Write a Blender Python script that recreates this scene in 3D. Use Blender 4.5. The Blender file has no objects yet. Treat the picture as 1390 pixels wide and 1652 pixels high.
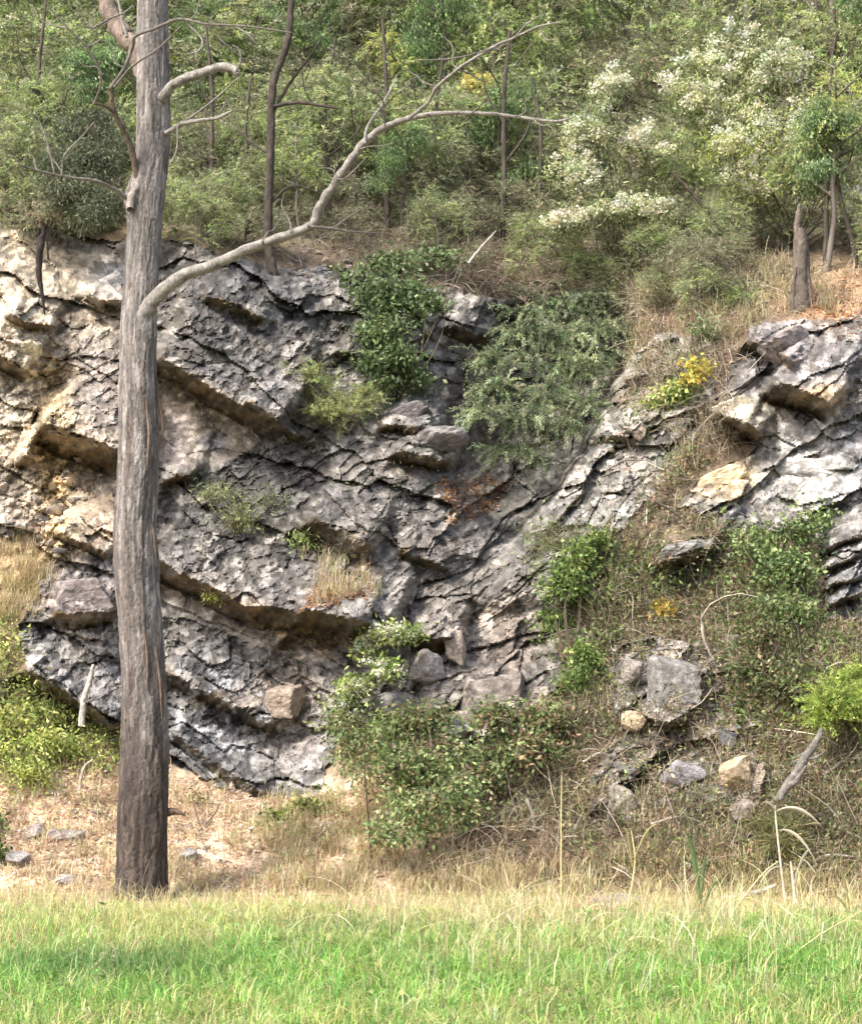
import bpy, math, random
import numpy as np
from mathutils import Vector

# ---------------------------------------------------------------- camera, sky, sun, exposure
SC = bpy.context.scene
COL = SC.collection
F, CX, HY, CAMZ = 3201.0, 695.0, 1166.0, 1.6      # focal length and horizon of the photograph in its own pixels
cam = bpy.data.cameras.new('camera')
cam.sensor_fit = 'HORIZONTAL'; cam.sensor_width = 36.0
cam.lens = F / 1390.0 * 36.0
cam.shift_y = (HY - 826.0) / 1390.0
cam.clip_start = 0.1; cam.clip_end = 2000.0
cam_o = bpy.data.objects.new('camera', cam); COL.objects.link(cam_o)
cam_o.location = (0, 0, CAMZ); cam_o.rotation_euler = (math.pi / 2, 0, 0)
SC.camera = cam_o

SUN_DIR = Vector((-0.50, -0.46, 0.80)).normalized()   # towards the sun: high, from the left and behind the camera
el = math.asin(SUN_DIR.z); rot = math.atan2(SUN_DIR.x, SUN_DIR.y)
w = bpy.data.worlds.new('World'); SC.world = w; w.use_nodes = True
nt = w.node_tree
sky = nt.nodes.new('ShaderNodeTexSky'); sky.sky_type = 'NISHITA'; sky.sun_disc = False
sky.sun_elevation = el; sky.sun_rotation = rot; sky.dust_density = 5.0; sky.air_density = 0.7
bg = nt.nodes['Background']; bg.inputs['Strength'].default_value = 0.15
nt.links.new(sky.outputs['Color'], bg.inputs['Color'])
sl = bpy.data.lights.new('sun', 'SUN'); sl.energy = 2.2; sl.angle = math.radians(9); sl.color = (1.0, 0.955, 0.88)
so = bpy.data.objects.new('sun', sl); COL.objects.link(so)
so.rotation_euler = SUN_DIR.to_track_quat('Z', 'Y').to_euler()
SC.view_settings.view_transform = 'Standard'; SC.view_settings.look = 'None'
SC.view_settings.gamma = 1.0; SC.view_settings.use_curve_mapping = False
SC.view_settings.exposure = 1.18
SC.cycles.max_bounces = 6; SC.cycles.diffuse_bounces = 4; SC.cycles.transmission_bounces = 3
SC.cycles.glossy_bounces = 2

rng = np.random.default_rng(7)
random.seed(7)

# ---------------------------------------------------------------- helpers: noise
_T = np.random.default_rng(1).random((8, 256, 256))
def vnoise(x, y, s=0):
    t = _T[s % 8]
    x = x + 17.3 * s; y = y + 9.1 * s
    xi = np.floor(x).astype(np.int64); yi = np.floor(y).astype(np.int64)
    fx = x - xi; fy = y - yi
    fx = fx * fx * (3 - 2 * fx); fy = fy * fy * (3 - 2 * fy)
    a = t[xi & 255, yi & 255]; b = t[(xi + 1) & 255, yi & 255]
    c = t[xi & 255, (yi + 1) & 255]; d = t[(xi + 1) & 255, (yi + 1) & 255]
    return (a + (b - a) * fx) * (1 - fy) + (c + (d - c) * fx) * fy
def fbm(x, y, s=0, o=4, g=0.5):
    r = 0; a = 1.0; n = 0
    for k in range(o):
        r = r + a * vnoise(x, y, s + k); n += a
        x = x * 2.03; y = y * 2.03; a *= g
    return r / n * 2 - 1          # about -1..1
def cells(u, v, s=0, jit=0.9):
    """Voronoi: (random id 0..1, key, du, dv, distance to the border)"""
    t = np.random.default_rng(100 + s).random((256, 256, 3))
    iu = np.floor(u).astype(np.int64); iv = np.floor(v).astype(np.int64)
    f1 = np.full(u.shape, 9.0); f2 = np.full(u.shape, 9.0)
    key = np.zeros(u.shape, np.int64); du = np.zeros(u.shape); dv = np.zeros(u.shape); rid = np.zeros(u.shape)
    for a in (-1, 0, 1):
        for b in (-1, 0, 1):
            cu = iu + a; cv = iv + b
            q = t[cu & 255, cv & 255]
            dx = u - (cu + 0.5 + (q[..., 0] - 0.5) * jit); dy = v - (cv + 0.5 + (q[..., 1] - 0.5) * jit)
            d = np.sqrt(dx * dx + dy * dy)
            m = d < f1
            f2 = np.where(m, f1, np.minimum(f2, d))
            f1 = np.where(m, d, f1)
            key = np.where(m, cu * 10007 + cv, key); du = np.where(m, dx, du); dv = np.where(m, dy, dv)
            rid = np.where(m, q[..., 2], rid)
    return rid, key, du, dv, f2 - f1
def in_poly(x, y, poly):
    r = np.zeros(x.shape, bool); n = len(poly)
    for i in range(n):
        x0, y0 = poly[i]; x1, y1 = poly[(i + 1) % n]
        if y0 == y1: continue
        c = ((y0 > y) != (y1 > y)) & (x < (x1 - x0) * (y - y0) / (y1 - y0) + x0)
        r ^= c
    return r
def sstep(a, b, x):
    t = np.clip((x - a) / (b - a), 0, 1); return t * t * (3 - 2 * t)

# ---------------------------------------------------------------- helpers: meshes and objects
def unit(a):
    return a / np.maximum(np.linalg.norm(a, axis=-1, keepdims=True), 1e-9)
def make_mesh(name, verts, loops, starts, totals, mats, cols=None, smooth=False):
    me = bpy.data.meshes.new(name)
    me.vertices.add(len(verts)); me.vertices.foreach_set('co', np.ascontiguousarray(verts, np.float32).ravel())
    me.loops.add(len(loops)); me.loops.foreach_set('vertex_index', np.ascontiguousarray(loops, np.int32))
    me.polygons.add(len(starts))
    me.polygons.foreach_set('loop_start', np.ascontiguousarray(starts, np.int32))
    me.polygons.foreach_set('loop_total', np.ascontiguousarray(totals, np.int32))
    if cols is not None:
        at = me.color_attributes.new('Col', 'FLOAT_COLOR', 'POINT')
        c4 = np.ones((len(verts), 4), np.float32); c4[:, :3] = cols
        at.data.foreach_set('color', c4.ravel())
    for m in (mats if isinstance(mats, list) else [mats]): me.materials.append(m)
    me.polygons.foreach_set('use_smooth', np.full(len(starts), bool(smooth)))
    me.update(calc_edges=True)
    return me
class MB:
    """collects polygons of one object"""
    def __init__(s): s.v = []; s.f = []; s.t = []; s.c = []; s.n = 0
    def add(s, v, faces, col=(1, 1, 1)):
        v = np.asarray(v, float).reshape(-1, 3); faces = np.asarray(faces, np.int64)
        s.v.append(v); s.f.append((faces + s.n).ravel()); s.t.append(np.full(len(faces), faces.shape[1]))
        c = np.asarray(col, float)
        s.c.append(np.broadcast_to(c, v.shape) if c.ndim == 1 else c)
        s.n += len(v)
    def mesh(s, name, mat, smooth=False):
        t = np.concatenate(s.t); st = np.concatenate([[0], np.cumsum(t)[:-1]])
        return make_mesh(name, np.concatenate(s.v), np.concatenate(s.f), st, t, mat, np.concatenate(s.c), smooth)
    def build(s, name, mat, parent=None, smooth=False):
        return link(name, s.mesh(name, mat, smooth), parent)
def link(name, me, parent=None):
    o = bpy.data.objects.new(name, me); COL.objects.link(o)
    if parent is not None: o.parent = parent
    return o
def tag(o, label=None, cat=None, group=None, kind=None):
    if label: o['label'] = label
    if cat: o['category'] = cat
    if group: o['group'] = group
    if kind: o['kind'] = kind
    return o
def empty(name, loc, label, cat, group=None):
    o = bpy.data.objects.new(name, None); COL.objects.link(o); o.location = loc
    return tag(o, label, cat, group)
def copy_tree(o, parent=None):
    c = o.copy(); COL.objects.link(c)
    if parent is not None: c.parent = parent
    for ch in list(o.children): copy_tree(ch, c)
    return c

def tube(mb, pts, rad, sides=6, col=(1, 1, 1), cap=True, wob=0.0, sub=0):
    p = np.asarray(pts, float); r = np.asarray(rad, float)
    if sub:                                              # Catmull-Rom through the points
        q = np.vstack([2 * p[0] - p[1], p, 2 * p[-1] - p[-2]]); out = []; rr = []
        for i in range(len(p) - 1):
            a, b, c, d = q[i:i + 4]
            for t in np.linspace(0, 1, sub, endpoint=False):
                out.append(0.5 * (2 * b + (c - a) * t + (2 * a - 5 * b + 4 * c - d) * t * t + (3 * b - a - 3 * c + d) * t ** 3))
                rr.append(r[i] * (1 - t) + r[i + 1] * t)
        out.append(p[-1]); rr.append(r[-1]); p = np.array(out); r = np.array(rr)
    if wob: p = p + rng.normal(0, 1, p.shape) * wob * r[:, None]; r = r * (1 + rng.normal(0, wob * 0.4, r.shape))
    n = len(p); tg = unit(np.gradient(p, axis=0))
    ref = np.array([0, 1.0, 0]) if abs(tg[0][1]) < 0.8 else np.array([1.0, 0, 0])
    a = unit(np.cross(tg, ref)); b = np.cross(tg, a)
    th = np.linspace(0, 2 * np.pi, sides, endpoint=False)
    v = p[:, None] + r[:, None, None] * (np.cos(th)[None, :, None] * a[:, None] + np.sin(th)[None, :, None] * b[:, None])
    i = np.arange(n - 1)[:, None] * sides; j = np.arange(sides)[None]; k = (j + 1) % sides
    fq = np.stack([i + j, i + k, i + sides + k, i + sides + j], -1).reshape(-1, 4)
    mb.add(v.reshape(-1, 3), fq, col)
    if cap:
        mb.add(v[-1], np.arange(sides)[None], col)
def twigs(mb, base, dirs, L, R, seg=5, curl=0.6, grav=0.0, col=(1, 1, 1)):
    """many thin bent three-sided stems at once"""
    N = len(base); p = base.copy(); d = unit(dirs); pts = [p]
    bend = rng.normal(0, curl, (N, 3))
    for k in range(seg):
        d = unit(d + bend / seg + rng.normal(0, curl * 0.35, (N, 3)) / seg * 2 + np.array([0, 0, -grav / seg]))
        p = p + d * (L / seg)[:, None]; pts.append(p)
    pts = np.stack(pts, 1); tg = unit(np.gradient(pts, axis=1))
    a = unit(np.cross(tg, rng.normal(0, 1, (N, 1, 3)))); b = np.cross(tg, a)
    rr = R[:, None] * np.linspace(1, 0.35, seg + 1)[None]
    th = np.array([0, 2.094, 4.189])
    v = pts[:, :, None] + rr[:, :, None, None] * (np.cos(th)[:, None] * a[:, :, None] + np.sin(th)[:, None] * b[:, :, None])
    i = (np.arange(N) * (seg + 1) * 3)[:, None, None] + (np.arange(seg) * 3)[None, :, None]
    j = np.arange(3)[None, None]; k = (j + 1) % 3
    fq = np.stack([i + j, i + k, i + 3 + k, i + 3 + j], -1).reshape(-1, 4)
    c = np.asarray(col, float)
    if c.ndim == 2: c = np.repeat(c, (seg + 1) * 3, 0)
    mb.add(v.reshape(-1, 3), fq, c)
    return pts
def leaves(mb, c, axis, L, W, col, up=0.0, fold=0.18):
    """four-cornered leaves with a fold along the midrib"""
    N = len(c); axis = unit(axis)
    nr = unit(rng.normal(0, 1, (N, 3)) + np.array([0, 0, up]))
    side = unit(np.cross(axis, nr)); nn = np.cross(side, axis)
    m = c + axis * (L * 0.45)[:, None] - nn * (W * fold)[:, None]
    v = np.stack([c, m + side * (W / 2)[:, None], c + axis * L[:, None] + nn * (L * -0.05)[:, None], m - side * (W / 2)[:, None]], 1)
    mb.add(v.reshape(-1, 3), np.arange(N * 4).reshape(N, 4), np.repeat(col, 4, 0))
def blades(mb, base, ang, H, W, lean, col, tip=None):
    """grass blades, five corners each, bending over"""
    N = len(base)
    d = np.stack([np.cos(ang), np.sin(ang), np.zeros(N)], 1); s = np.stack([-np.sin(ang), np.cos(ang), np.zeros(N)], 1)
    up = np.array([0, 0, 1.0])
    m = base + up * (H * 0.55)[:, None] + d * (lean * H * 0.25)[:, None]
    t = base + up * (H * (1 - 0.28 * lean ** 2))[:, None] + d * (lean * H * 0.9)[:, None]
    hw = s * (W / 2)[:, None]
    v = np.stack([base - hw, base + hw, m + hw * 0.8, t, m - hw * 0.8], 1)
    o = (np.arange(N) * 5)[:, None]; k0 = mb.n
    cc = np.repeat(col, 5, 0)
    if tip is not None:
        cc = cc.reshape(N, 5, 3).copy(); cc[:, 3] = tip; cc[:, 2] = cc[:, 2] * .6 + tip * .4; cc[:, 4] = cc[:, 2]; cc = cc.reshape(-1, 3)
    mb.add(v.reshape(-1, 3), o + np.array([[0, 1, 2, 4]]), cc)
    mb.f.append((o + k0 + np.array([[4, 2, 3]])).ravel()); mb.t.append(np.full(N, 3))
def pal(n, cols, jit=0.22, hue=0.06):
    cols = np.asarray(cols, float)
    a = cols[rng.integers(0, len(cols), n)]
    a = a * .88 + a.mean(-1, keepdims=True) * .12
    return np.clip(a * np.exp(rng.normal(0, jit, (n, 1))) * (1 + rng.normal(0, hue, (n, 3))), 0.004, 0.9)

# ---------------------------------------------------------------- materials
def new_mat(name):
    m = bpy.data.materials.new(name); m.use_nodes = True
    nt = m.node_tree; nt.nodes.clear()
    return m, nt, nt.nodes.new, nt.links.new
def leaf_mat(name, trans=0.35, gloss=0.06):
    m, nt, N, K = new_mat(name)
    at = N('ShaderNodeAttribute'); at.attribute_name = 'Col'
    d = N('ShaderNodeBsdfDiffuse'); t = N('ShaderNodeBsdfTranslucent'); g = N('ShaderNodeBsdfGlossy'); g.inputs['Roughness'].default_value = 0.45
    mx = N('ShaderNodeMixShader'); mx.inputs[0].default_value = trans
    m2 = N('ShaderNodeMixShader'); m2.inputs[0].default_value = gloss
    o = N('ShaderNodeOutputMaterial')
    K(at.outputs['Color'], d.inputs['Color']); K(at.outputs['Color'], t.inputs['Color'])
    K(d.outputs[0], mx.inputs[1]); K(t.outputs[0], mx.inputs[2]); K(mx.outputs[0], m2.inputs[1]); K(g.outputs[0], m2.inputs[2])
    K(m2.outputs[0], o.inputs['Surface'])
    return m
def rough_mat(name, scales=(6, 40), amt=0.35, bump=0.6, rough=0.9, stretch=None, dist=0.02):
    """attribute colour, broken up with noise, and fine relief"""
    m, nt, N, K = new_mat(name)
    at = N('ShaderNodeAttribute'); at.attribute_name = 'Col'
    tc = N('ShaderNodeTexCoord'); mp = N('ShaderNodeMapping'); K(tc.outputs['Object'], mp.inputs['Vector'])
    if stretch: mp.inputs['Scale'].default_value = stretch
    cur = at.outputs['Color']; hs = []
    for s in scales:
        n = N('ShaderNodeTexNoise'); n.inputs['Scale'].default_value = s; n.inputs['Detail'].default_value = 5; n.inputs['Roughness'].default_value = 0.65
        K(mp.outputs[0], n.inputs['Vector']); hs.append(n)
        mr = N('ShaderNodeMapRange'); mr.inputs[1].default_value = 0.28; mr.inputs[2].default_value = 0.72
        mr.inputs[3].default_value = 1 - amt; mr.inputs[4].default_value = 1 + amt
        K(n.outputs[0], mr.inputs[0])
        mu = N('ShaderNodeMix'); mu.data_type = 'RGBA'; mu.blend_type = 'MULTIPLY'; mu.inputs[0].default_value = 1.0
        K(cur, mu.inputs[6]); K(mr.outputs[0], mu.inputs[7]); cur = mu.outputs[2]
    b = N('ShaderNodeBump'); b.inputs['Strength'].default_value = bump; b.inputs['Distance'].default_value = dist
    K(hs[-1].outputs[0], b.inputs['Height'])
    p = N('ShaderNodeBsdfPrincipled'); p.inputs['Roughness'].default_value = rough
    p.inputs['Specular IOR Level'].default_value = 0.25
    K(cur, p.inputs['Base Color']); K(b.outputs[0], p.inputs['Normal'])
    o = N('ShaderNodeOutputMaterial'); K(p.outputs[0], o.inputs['Surface'])
    return m
M_ROCK = rough_mat('rock', (9, 55), 0.42, 0.9, 0.85)
M_SOIL = rough_mat('soil', (8, 60), 0.35, 0.8, 0.95)
M_BARK = rough_mat('bark', (16, 70), 0.36, 1.0, 0.9, (1, 1, 0.4))
M_TWIG = rough_mat('twig', (30,), 0.3, 0.3, 0.9)
M_LEAF = leaf_mat('leaf', 0.42, 0.015)
M_GLOSSY_LEAF = leaf_mat('glossy_leaf', 0.35, 0.03)
M_GRASS = leaf_mat('grass_blade', 0.48, 0.02)
M_PETAL = leaf_mat('petal', 0.3, 0.02)
def ray(px, py, Y):
    return np.array([(px - CX) / F * Y, Y, CAMZ + (HY - py) / F * Y])

# ---------------------------------------------------------------- the ground
def ground_z(x, y):
    return 0.05 * fbm(x * 0.5 + 30, y * 0.5 + 30, 2, 3)
gx = np.unique(np.concatenate([np.linspace(-400, -8, 20), np.linspace(-8, 8, 81), np.linspace(8, 400, 20)]))
gy = np.unique(np.concatenate([np.linspace(-300, 4, 16), np.linspace(4, 24, 101), np.linspace(24, 600, 24)]))
GX, GY = np.meshgrid(gx, gy)
near = (np.abs(GX) < 12) & (GY > -5) & (GY < 30)
GZ = np.where(near, ground_z(GX, GY), 0.0)
nx, ny = len(gx), len(gy)
ii = (np.arange(ny - 1)[:, None] * nx + np.arange(nx - 1)[None]).ravel()
q = np.stack([ii, ii + 1, ii + nx + 1, ii + nx], 1)
mb = MB()
stw = sstep(15.2, 17.0, GY)
gc = np.stack([0.13 + 0.05 * fbm(GX, GY, 1) + .25 * stw, 0.12 + 0.04 * fbm(GX, GY, 3) + .17 * stw, 0.055 + .12 * stw], -1).reshape(-1, 3)
mb.add(np.stack([GX, GY, GZ], -1), q, np.clip(gc, 0.01, 1))
tag(mb.build('ground', M_SOIL, None, True), kind='structure')

# ---------------------------------------------------------------- the quarry face and hillside
CP = [  # distance of the face at points of the photograph
 (-300,1150,21.0),(-300,900,22.0),(-300,600,22.9),(-300,400,23.8),
 (0,1150,21.2),(60,1060,21.7),(100,900,22.2),(50,750,22.5),(50,600,22.8),(50,450,23.3),(0,370,23.9),
 (300,1230,21.6),(300,1100,21.9),(300,1000,22.1),(300,850,22.4),(300,680,22.9),(300,550,23.1),(330,440,23.6),(330,385,24.3),
 (500,1240,21.2),(500,1100,21.7),(500,1000,22.0),(500,850,22.5),(500,700,23.0),(500,550,23.6),(500,440,24.2),(480,395,25.0),
 (700,1200,20.7),(700,1080,21.3),(700,980,21.8),(700,850,22.4),(700,720,23.2),(700,600,23.9),(700,480,24.6),(700,410,25.5),
 (850,780,23.4),(860,680,24.3),(860,560,24.9),(900,460,25.4),
 (850,1150,20.6),(850,1000,21.4),(880,900,21.7),(960,800,22.2),(1050,680,22.8),(1060,560,23.9),(1050,460,25.0),
 (1000,1380,18.95),(1000,1250,19.7),(1000,1120,20.5),(1000,980,21.2),
 (1200,1380,18.8),(1200,1250,19.5),(1200,1120,20.2),(1200,980,21.0),(1200,850,21.7),(1180,720,22.4),(1220,600,22.9),(1200,510,23.6),(1200,460,24.4),
 (1390,1380,18.7),(1390,1250,19.3),(1390,1100,20.1),(1390,950,20.9),(1390,800,21.6),(1390,650,22.3),(1390,530,22.9),(1390,460,24.0),
 (1690,1380,18.5),(1690,1100,19.8),(1690,800,21.4),(1690,500,23.0),
 (-300,1435,18.6),(0,1435,18.6),(300,1435,18.6),(700,1435,18.6),(1000,1445,18.4),(1390,1450,18.3),(1690,1450,18.3),
 (0,1370,19.4),(300,1360,19.5),(500,1360,19.4),(700,1340,19.5),(0,1290,20.3),(300,1290,20.6),(500,1300,20.3),(-300,1300,20.0),(600,1250,20.6),
 (-300,1475,17.95),(0,1475,17.95),(300,1475,17.95),(700,1475,17.95),(1000,1478,17.9),(1390,1480,17.85),(1690,1480,17.85),
 (-300,320,26.5),(100,320,26.5),(400,320,27.0),(700,330,27.5),(1000,370,27.5),(1300,385,26.5),(1690,385,26.5),
 (-300,220,29.5),(300,220,29.8),(700,220,30.2),(1100,240,30.3),(1690,260,29.8),
 (-300,80,34.5),(300,80,34.5),(800,80,34.8),(1300,90,34.8),(1690,90,34.8),
 (-300,-60,41.5),(300,-60,41.5),(800,-60,41.5),(1690,-60,41.5),(-300,-170,50),(700,-170,50),(1690,-170,50),
]
cp = np.array(CP, float); S_ = 300.0
def tps_k(d2): return 0.5 * d2 * np.log(d2 + 1e-12)
cxy = cp[:, :2] / S_
d2 = ((cxy[:, None] - cxy[None]) ** 2).sum(-1); n_ = len(cp)
A = np.zeros((n_ + 3, n_ + 3)); A[:n_, :n_] = tps_k(d2) + np.eye(n_) * 0.0015
A[:n_, n_] = 1; A[:n_, n_ + 1:] = cxy; A[n_, :n_] = 1; A[n_ + 1:, :n_] = cxy.T
wt = np.linalg.solve(A, np.concatenate([1 / cp[:, 2] * 100, [0, 0, 0]]))
def base_depth(x, y):
    x = x / S_; y = y / S_; r = wt[n_] + wt[n_ + 1] * x + wt[n_ + 2] * y
    for i in range(n_):
        r = r + wt[i] * tps_k((x - cxy[i, 0]) ** 2 + (y - cxy[i, 1]) ** 2)
    return 100 / r
STEP = 2.3
pxs = np.concatenate([np.arange(-300, -12, 7), np.arange(-10, 1400, STEP), np.arange(1406, 1692, 7)])
pys = np.concatenate([np.arange(-170, 290, 9), np.arange(292, 1482, STEP)])
PX, PY = np.meshgrid(pxs, pys)
D = base_depth(PX, PY)

# warped coordinates keep every outline ragged
WX = PX + 16 * fbm(PX / 60, PY / 60, 0, 4) + 5 * fbm(PX / 14, PY / 14, 2, 2)
WY = PY + 14 * fbm(PX / 55, PY / 55, 5, 4) + 4 * fbm(PX / 12, PY / 12, 6, 2)
R1 = [(-320,345),(60,352),(130,385),(260,385),(420,425),(600,440),(740,470),(800,560),(760,700),(770,770),(830,800),(900,770),(985,640),(1050,530),(1150,540),(1150,650),(1100,740),(1020,830),(930,930),(900,1000),(910,1100),(760,1220),(700,1190),(560,1170),(505,1290),(420,1292),(280,1240),(190,1195),(45,1100),(30,1020),(80,905),(40,860),(-320,900)]
R2 = [(1150,650),(1210,530),(1400,505),(1700,490),(1700,1010),(1340,1000),(1325,870),(1200,860),(1085,815),(1220,720)]
R3 = [(975,1050),(1040,1030),(1150,1045),(1230,1180),(1225,1310),(1120,1310),(1050,1240),(1040,1330),(950,1330),(960,1240),(1000,1190)]
R5 = [(1060,900),(1120,870),(1200,860),(1180,905),(1090,925)]
R4 = [(730,480),(1010,470),(1000,650),(900,790),(800,815),(740,760)]
ROCK = in_poly(WX, WY, R4) | in_poly(WX, WY, R1) | in_poly(WX, WY, R2) | in_poly(WX, WY, R3) | in_poly(WX, WY, R5)

# explicit overhanging beds: lip polyline, projection (m), reach above, underside height
LEDGES = [
 ([(235,566),(300,600),(345,630),(400,660),(470,695)],0.55,150,34),
 ([(-40,555),(20,585),(60,612)],0.35,90,22),
 ([(60,672),(110,700),(150,712),(215,735)],0.60,110,52),
 ([(235,895),(330,945),(400,980),(470,985),(530,990),(600,1008),(640,1022)],0.60,120,34),
 ([(470,988),(540,992),(600,1012)],0.35,60,62),
 ([(255,1078),(330,1118),(400,1152),(455,1178)],0.32,60,18),
 ([(30,1068),(100,1112),(150,1146),(205,1184)],0.45,70,34),
 ([(265,1175),(330,1222),(380,1255),(430,1285)],0.30,50,20),
 ([(480,828),(560,858),(615,888)],0.45,80,50),
 ([(85,852),(120,872),(150,885),(195,900)],0.25,60,14),
 ([(630,722),(690,738),(745,745)],0.35,60,22),
 ([(610,684),(650,690),(720,694)],0.25,50,14),
 ([(715,515),(760,540),(805,545)],0.35,40,24),
 ([(1145,662),(1190,678),(1240,705)],0.45,70,24),
 ([(1235,612),(1290,630),(1360,662)],0.60,80,38),
 ([(1200,545),(1245,562),(1300,590)],0.40,50,22),
 ([(1055,905),(1110,897),(1170,872)],0.35,50,20),
 ([(75,985),(120,992),(200,978)],0.40,60,28),
 ([(660,1012),(700,1030),(745,1028)],0.40,60,30),
 ([(1325,885),(1400,862)],0.22,30,9),([(1325,915),(1400,890)],0.22,30,9),([(1330,945),(1400,925)],0.22,30,9),([(1335,975),(1400,955)],0.22,30,9),
 ([(400,640),(470,700),(520,720)],0.2,60,14),([(255,775),(330,760)],0.25,40,16),
 ([(320,470),(400,500),(440,520)],0.22,50,16),([(540,560),(600,575),(660,600)],0.22,50,16),
 ([(640,880),(690,905),(740,915)],0.20,40,14),([(860,880),(905,830),(960,770)],0.2,40,12),
 ([(930,710),(985,700),(1040,712)],0.25,40,14),([(1000,610),(1060,600),(1110,612)],0.2,40,14),
 ([(120,470),(160,488),(215,490)],0.28,50,12),([(0,500),(40,520),(100,525)],0.2,40,12),
 ([(20,730),(60,745)],0.35,50,26),
 ([(1020,1155),(1080,1168),(1130,1155)],0.25,60,14),
]
jit1 = 8 * fbm(PX / 26, PY / 26, 1, 3)
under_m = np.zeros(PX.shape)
for line, amp, reach, under in LEDGES:
    ln = np.array(line, float)
    x0, x1 = ln[0, 0], ln[-1, 0]
    ly = np.interp(PX, ln[:, 0], ln[:, 1]) + (.6 * jit1 + 3.5 * fbm(PX / 9, PY / 9, 3, 2))
    under = under * .82
    lean = .5 * np.clip(PY - ly, -90, 90) + 1.4 * jit1
    tw = sstep(0, 20, PX - x0 + lean) * sstep(0, 26, x1 - PX - lean)
    s = ly - PY                                          # above the lip is positive
    prof = np.where(s >= 0, np.exp(-(np.clip(s, 0, None) / reach) ** 1.5), np.clip(1 + s / under, 0, 1))
    amp = amp * (1.4 if amp > .3 else 1.15)
    D = D - amp * tw * prof
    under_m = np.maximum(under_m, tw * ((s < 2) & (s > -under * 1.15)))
    D = D + 0.35 * amp * tw * np.where(s < 0, np.exp(np.clip(s + under, None, 0) / 60) * sstep(0, under, -s), 0)

# the gully in the fold, hidden behind the hanging shrub, and the lit edge of the right limb
ex = np.interp(PY, [430, 560, 640, 720, 790, 870, 960, 1040], [1040, 1020, 985, 945, 895, 835, 790, 770]) + jit1
gul = sstep(-14, 14, ex - PX) * sstep(0, 150, PX - 690) * sstep(430, 560, PY) * sstep(1010, 800, PY)
D = D + 1.2 * gul
# flat shelf with a hollow above it
hol = sstep(742, 762, PX) * sstep(905, 880, PX) * sstep(955, 1000, PY + jit1) * sstep(1082, 1062, PY + 0.3 * jit1)
D = D + 0.35 * hol

# bedding, joints and small breaks
def rot_uv(ang):
    a = math.radians(ang); return PX * math.cos(a) + PY * math.sin(a), -PX * math.sin(a) + PY * math.cos(a)
W2 = 30 * fbm(PX / 120, PY / 120, 4, 3)
zone = (PX + jit1 * 2) < np.interp(PY, [380, 700, 1000, 1300], [820, 760, 660, 560])
uL, vL = rot_uv(25); uR, vR = rot_uv(-35)
uB = np.where(zone, uL, uR); vB = np.where(zone, vL, vR)
idB, keyX, duB, dvB, edB = cells((uB + W2) / 300, (vB + W2 * .8 + 34 * fbm(PX / 210, PY / 150, 7, 2) + 8 * fbm(PX / 40, PY / 40, 5, 3)) / 84, 1, .9)
idC, keyB, duC, dvC, edC = cells((uB + W2) / 84, (vB + W2 * .6 + 6 * fbm(PX / 30, PY / 30, 6, 3)) / 48, 8)
keyB = keyB + np.where(zone, 0, 10 ** 8)
angv = np.radians(-32 + (idC - .5) * 26)
us = PX * np.cos(angv) + PY * np.sin(angv); vs = -PX * np.sin(angv) + PY * np.cos(angv)
us = us + W2 * .6; vs = vs + 0.3 * W2 + 6 * fbm(PX / 26, PY / 26, 3, 3)
id1, k1, du1, dv1, ed1 = cells(us / 88, vs / 19, 2)
id2, k2, du2, dv2, ed2 = cells(us / 46, vs / 7.0, 3)
id3, k3, du3, dv3, ed3 = cells(PX / 14 + 0.25 * PY / 14, PY / 11, 4)
smoothslab = in_poly(WX, WY, [(255,600),(330,635),(455,690),(430,725),(330,765),(250,765)]) | in_poly(WX, WY, [(255,935),(350,970),(440,1010),(560,1070),(560,1085),(420,1040),(255,990)])
tanz = sstep(60, -60, WX - 195) * sstep(330, 420, WY) * sstep(980, 900, WY)
rk = np.where(smoothslab, 0.16, 1.0) * (1 - .35 * under_m)
scaly = np.clip(0.06 + np.exp(-(((PX - 720) / 160) ** 2 + ((PY - 940) / 90) ** 2)) + np.exp(-(((PX - 480) / 190) ** 2 + ((PY - 750) / 50) ** 2)) + .8 * np.exp(-(((PX - 150) / 70) ** 2 + ((PY - 620) / 70) ** 2)) + np.exp(-(((PX - 1370) / 60) ** 2 + ((PY - 930) / 90) ** 2)) + .5 * np.exp(-(((PX - 330) / 90) ** 2 + ((PY - 480) / 50) ** 2)), 0, 1)
rkb = np.where(smoothslab, .35, 1.0) * (1 - .7 * under_m)
seam = np.exp(-((WX - 85 - .02 * (WY - 600)) / 32) ** 2) * sstep(540, 620, WY) * sstep(930, 880, WY)
blocky = np.clip(np.exp(-(((PX - 1300) / 130) ** 2 + ((PY - 750) / 75) ** 2)) + np.exp(-(((PX - 70) / 140) ** 2 + ((PY - 450) / 90) ** 2)) + np.exp(-(((PX - 140) / 80) ** 2 + ((PY - 835) / 60) ** 2)), 0, 1)
id4, k4, du4, dv4, ed4 = cells(PX / 7.5, PY / 6.5 + .2 * PX / 7.5, 5)
f1 = rk * (1 - .75 * blocky) * (1 - seam); f3 = rk * (1 - .55 * blocky) * (1 + 1.8 * seam + .9 * (np.exp(-(((PX - 1000 + .7 * (PY - 720)) / 75) ** 2)) * sstep(560, 620, PY) * sstep(960, 900, PY)))
bedk = np.where(zone, .42, .62)
h = rkb * ((idB - .5) * 0.30 * bedk + dvB * 0.26 * bedk - 0.03 * np.exp(-edB / 0.02))
rubb = np.exp(-(((PX - 830 - .0 * PY) / 130) ** 2 + ((PY - 1060) / 110) ** 2)) + np.exp(-(((PX - 1000 + .7 * (PY - 720)) / 75) ** 2)) * sstep(560, 620, PY) * sstep(960, 900, PY)
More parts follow.
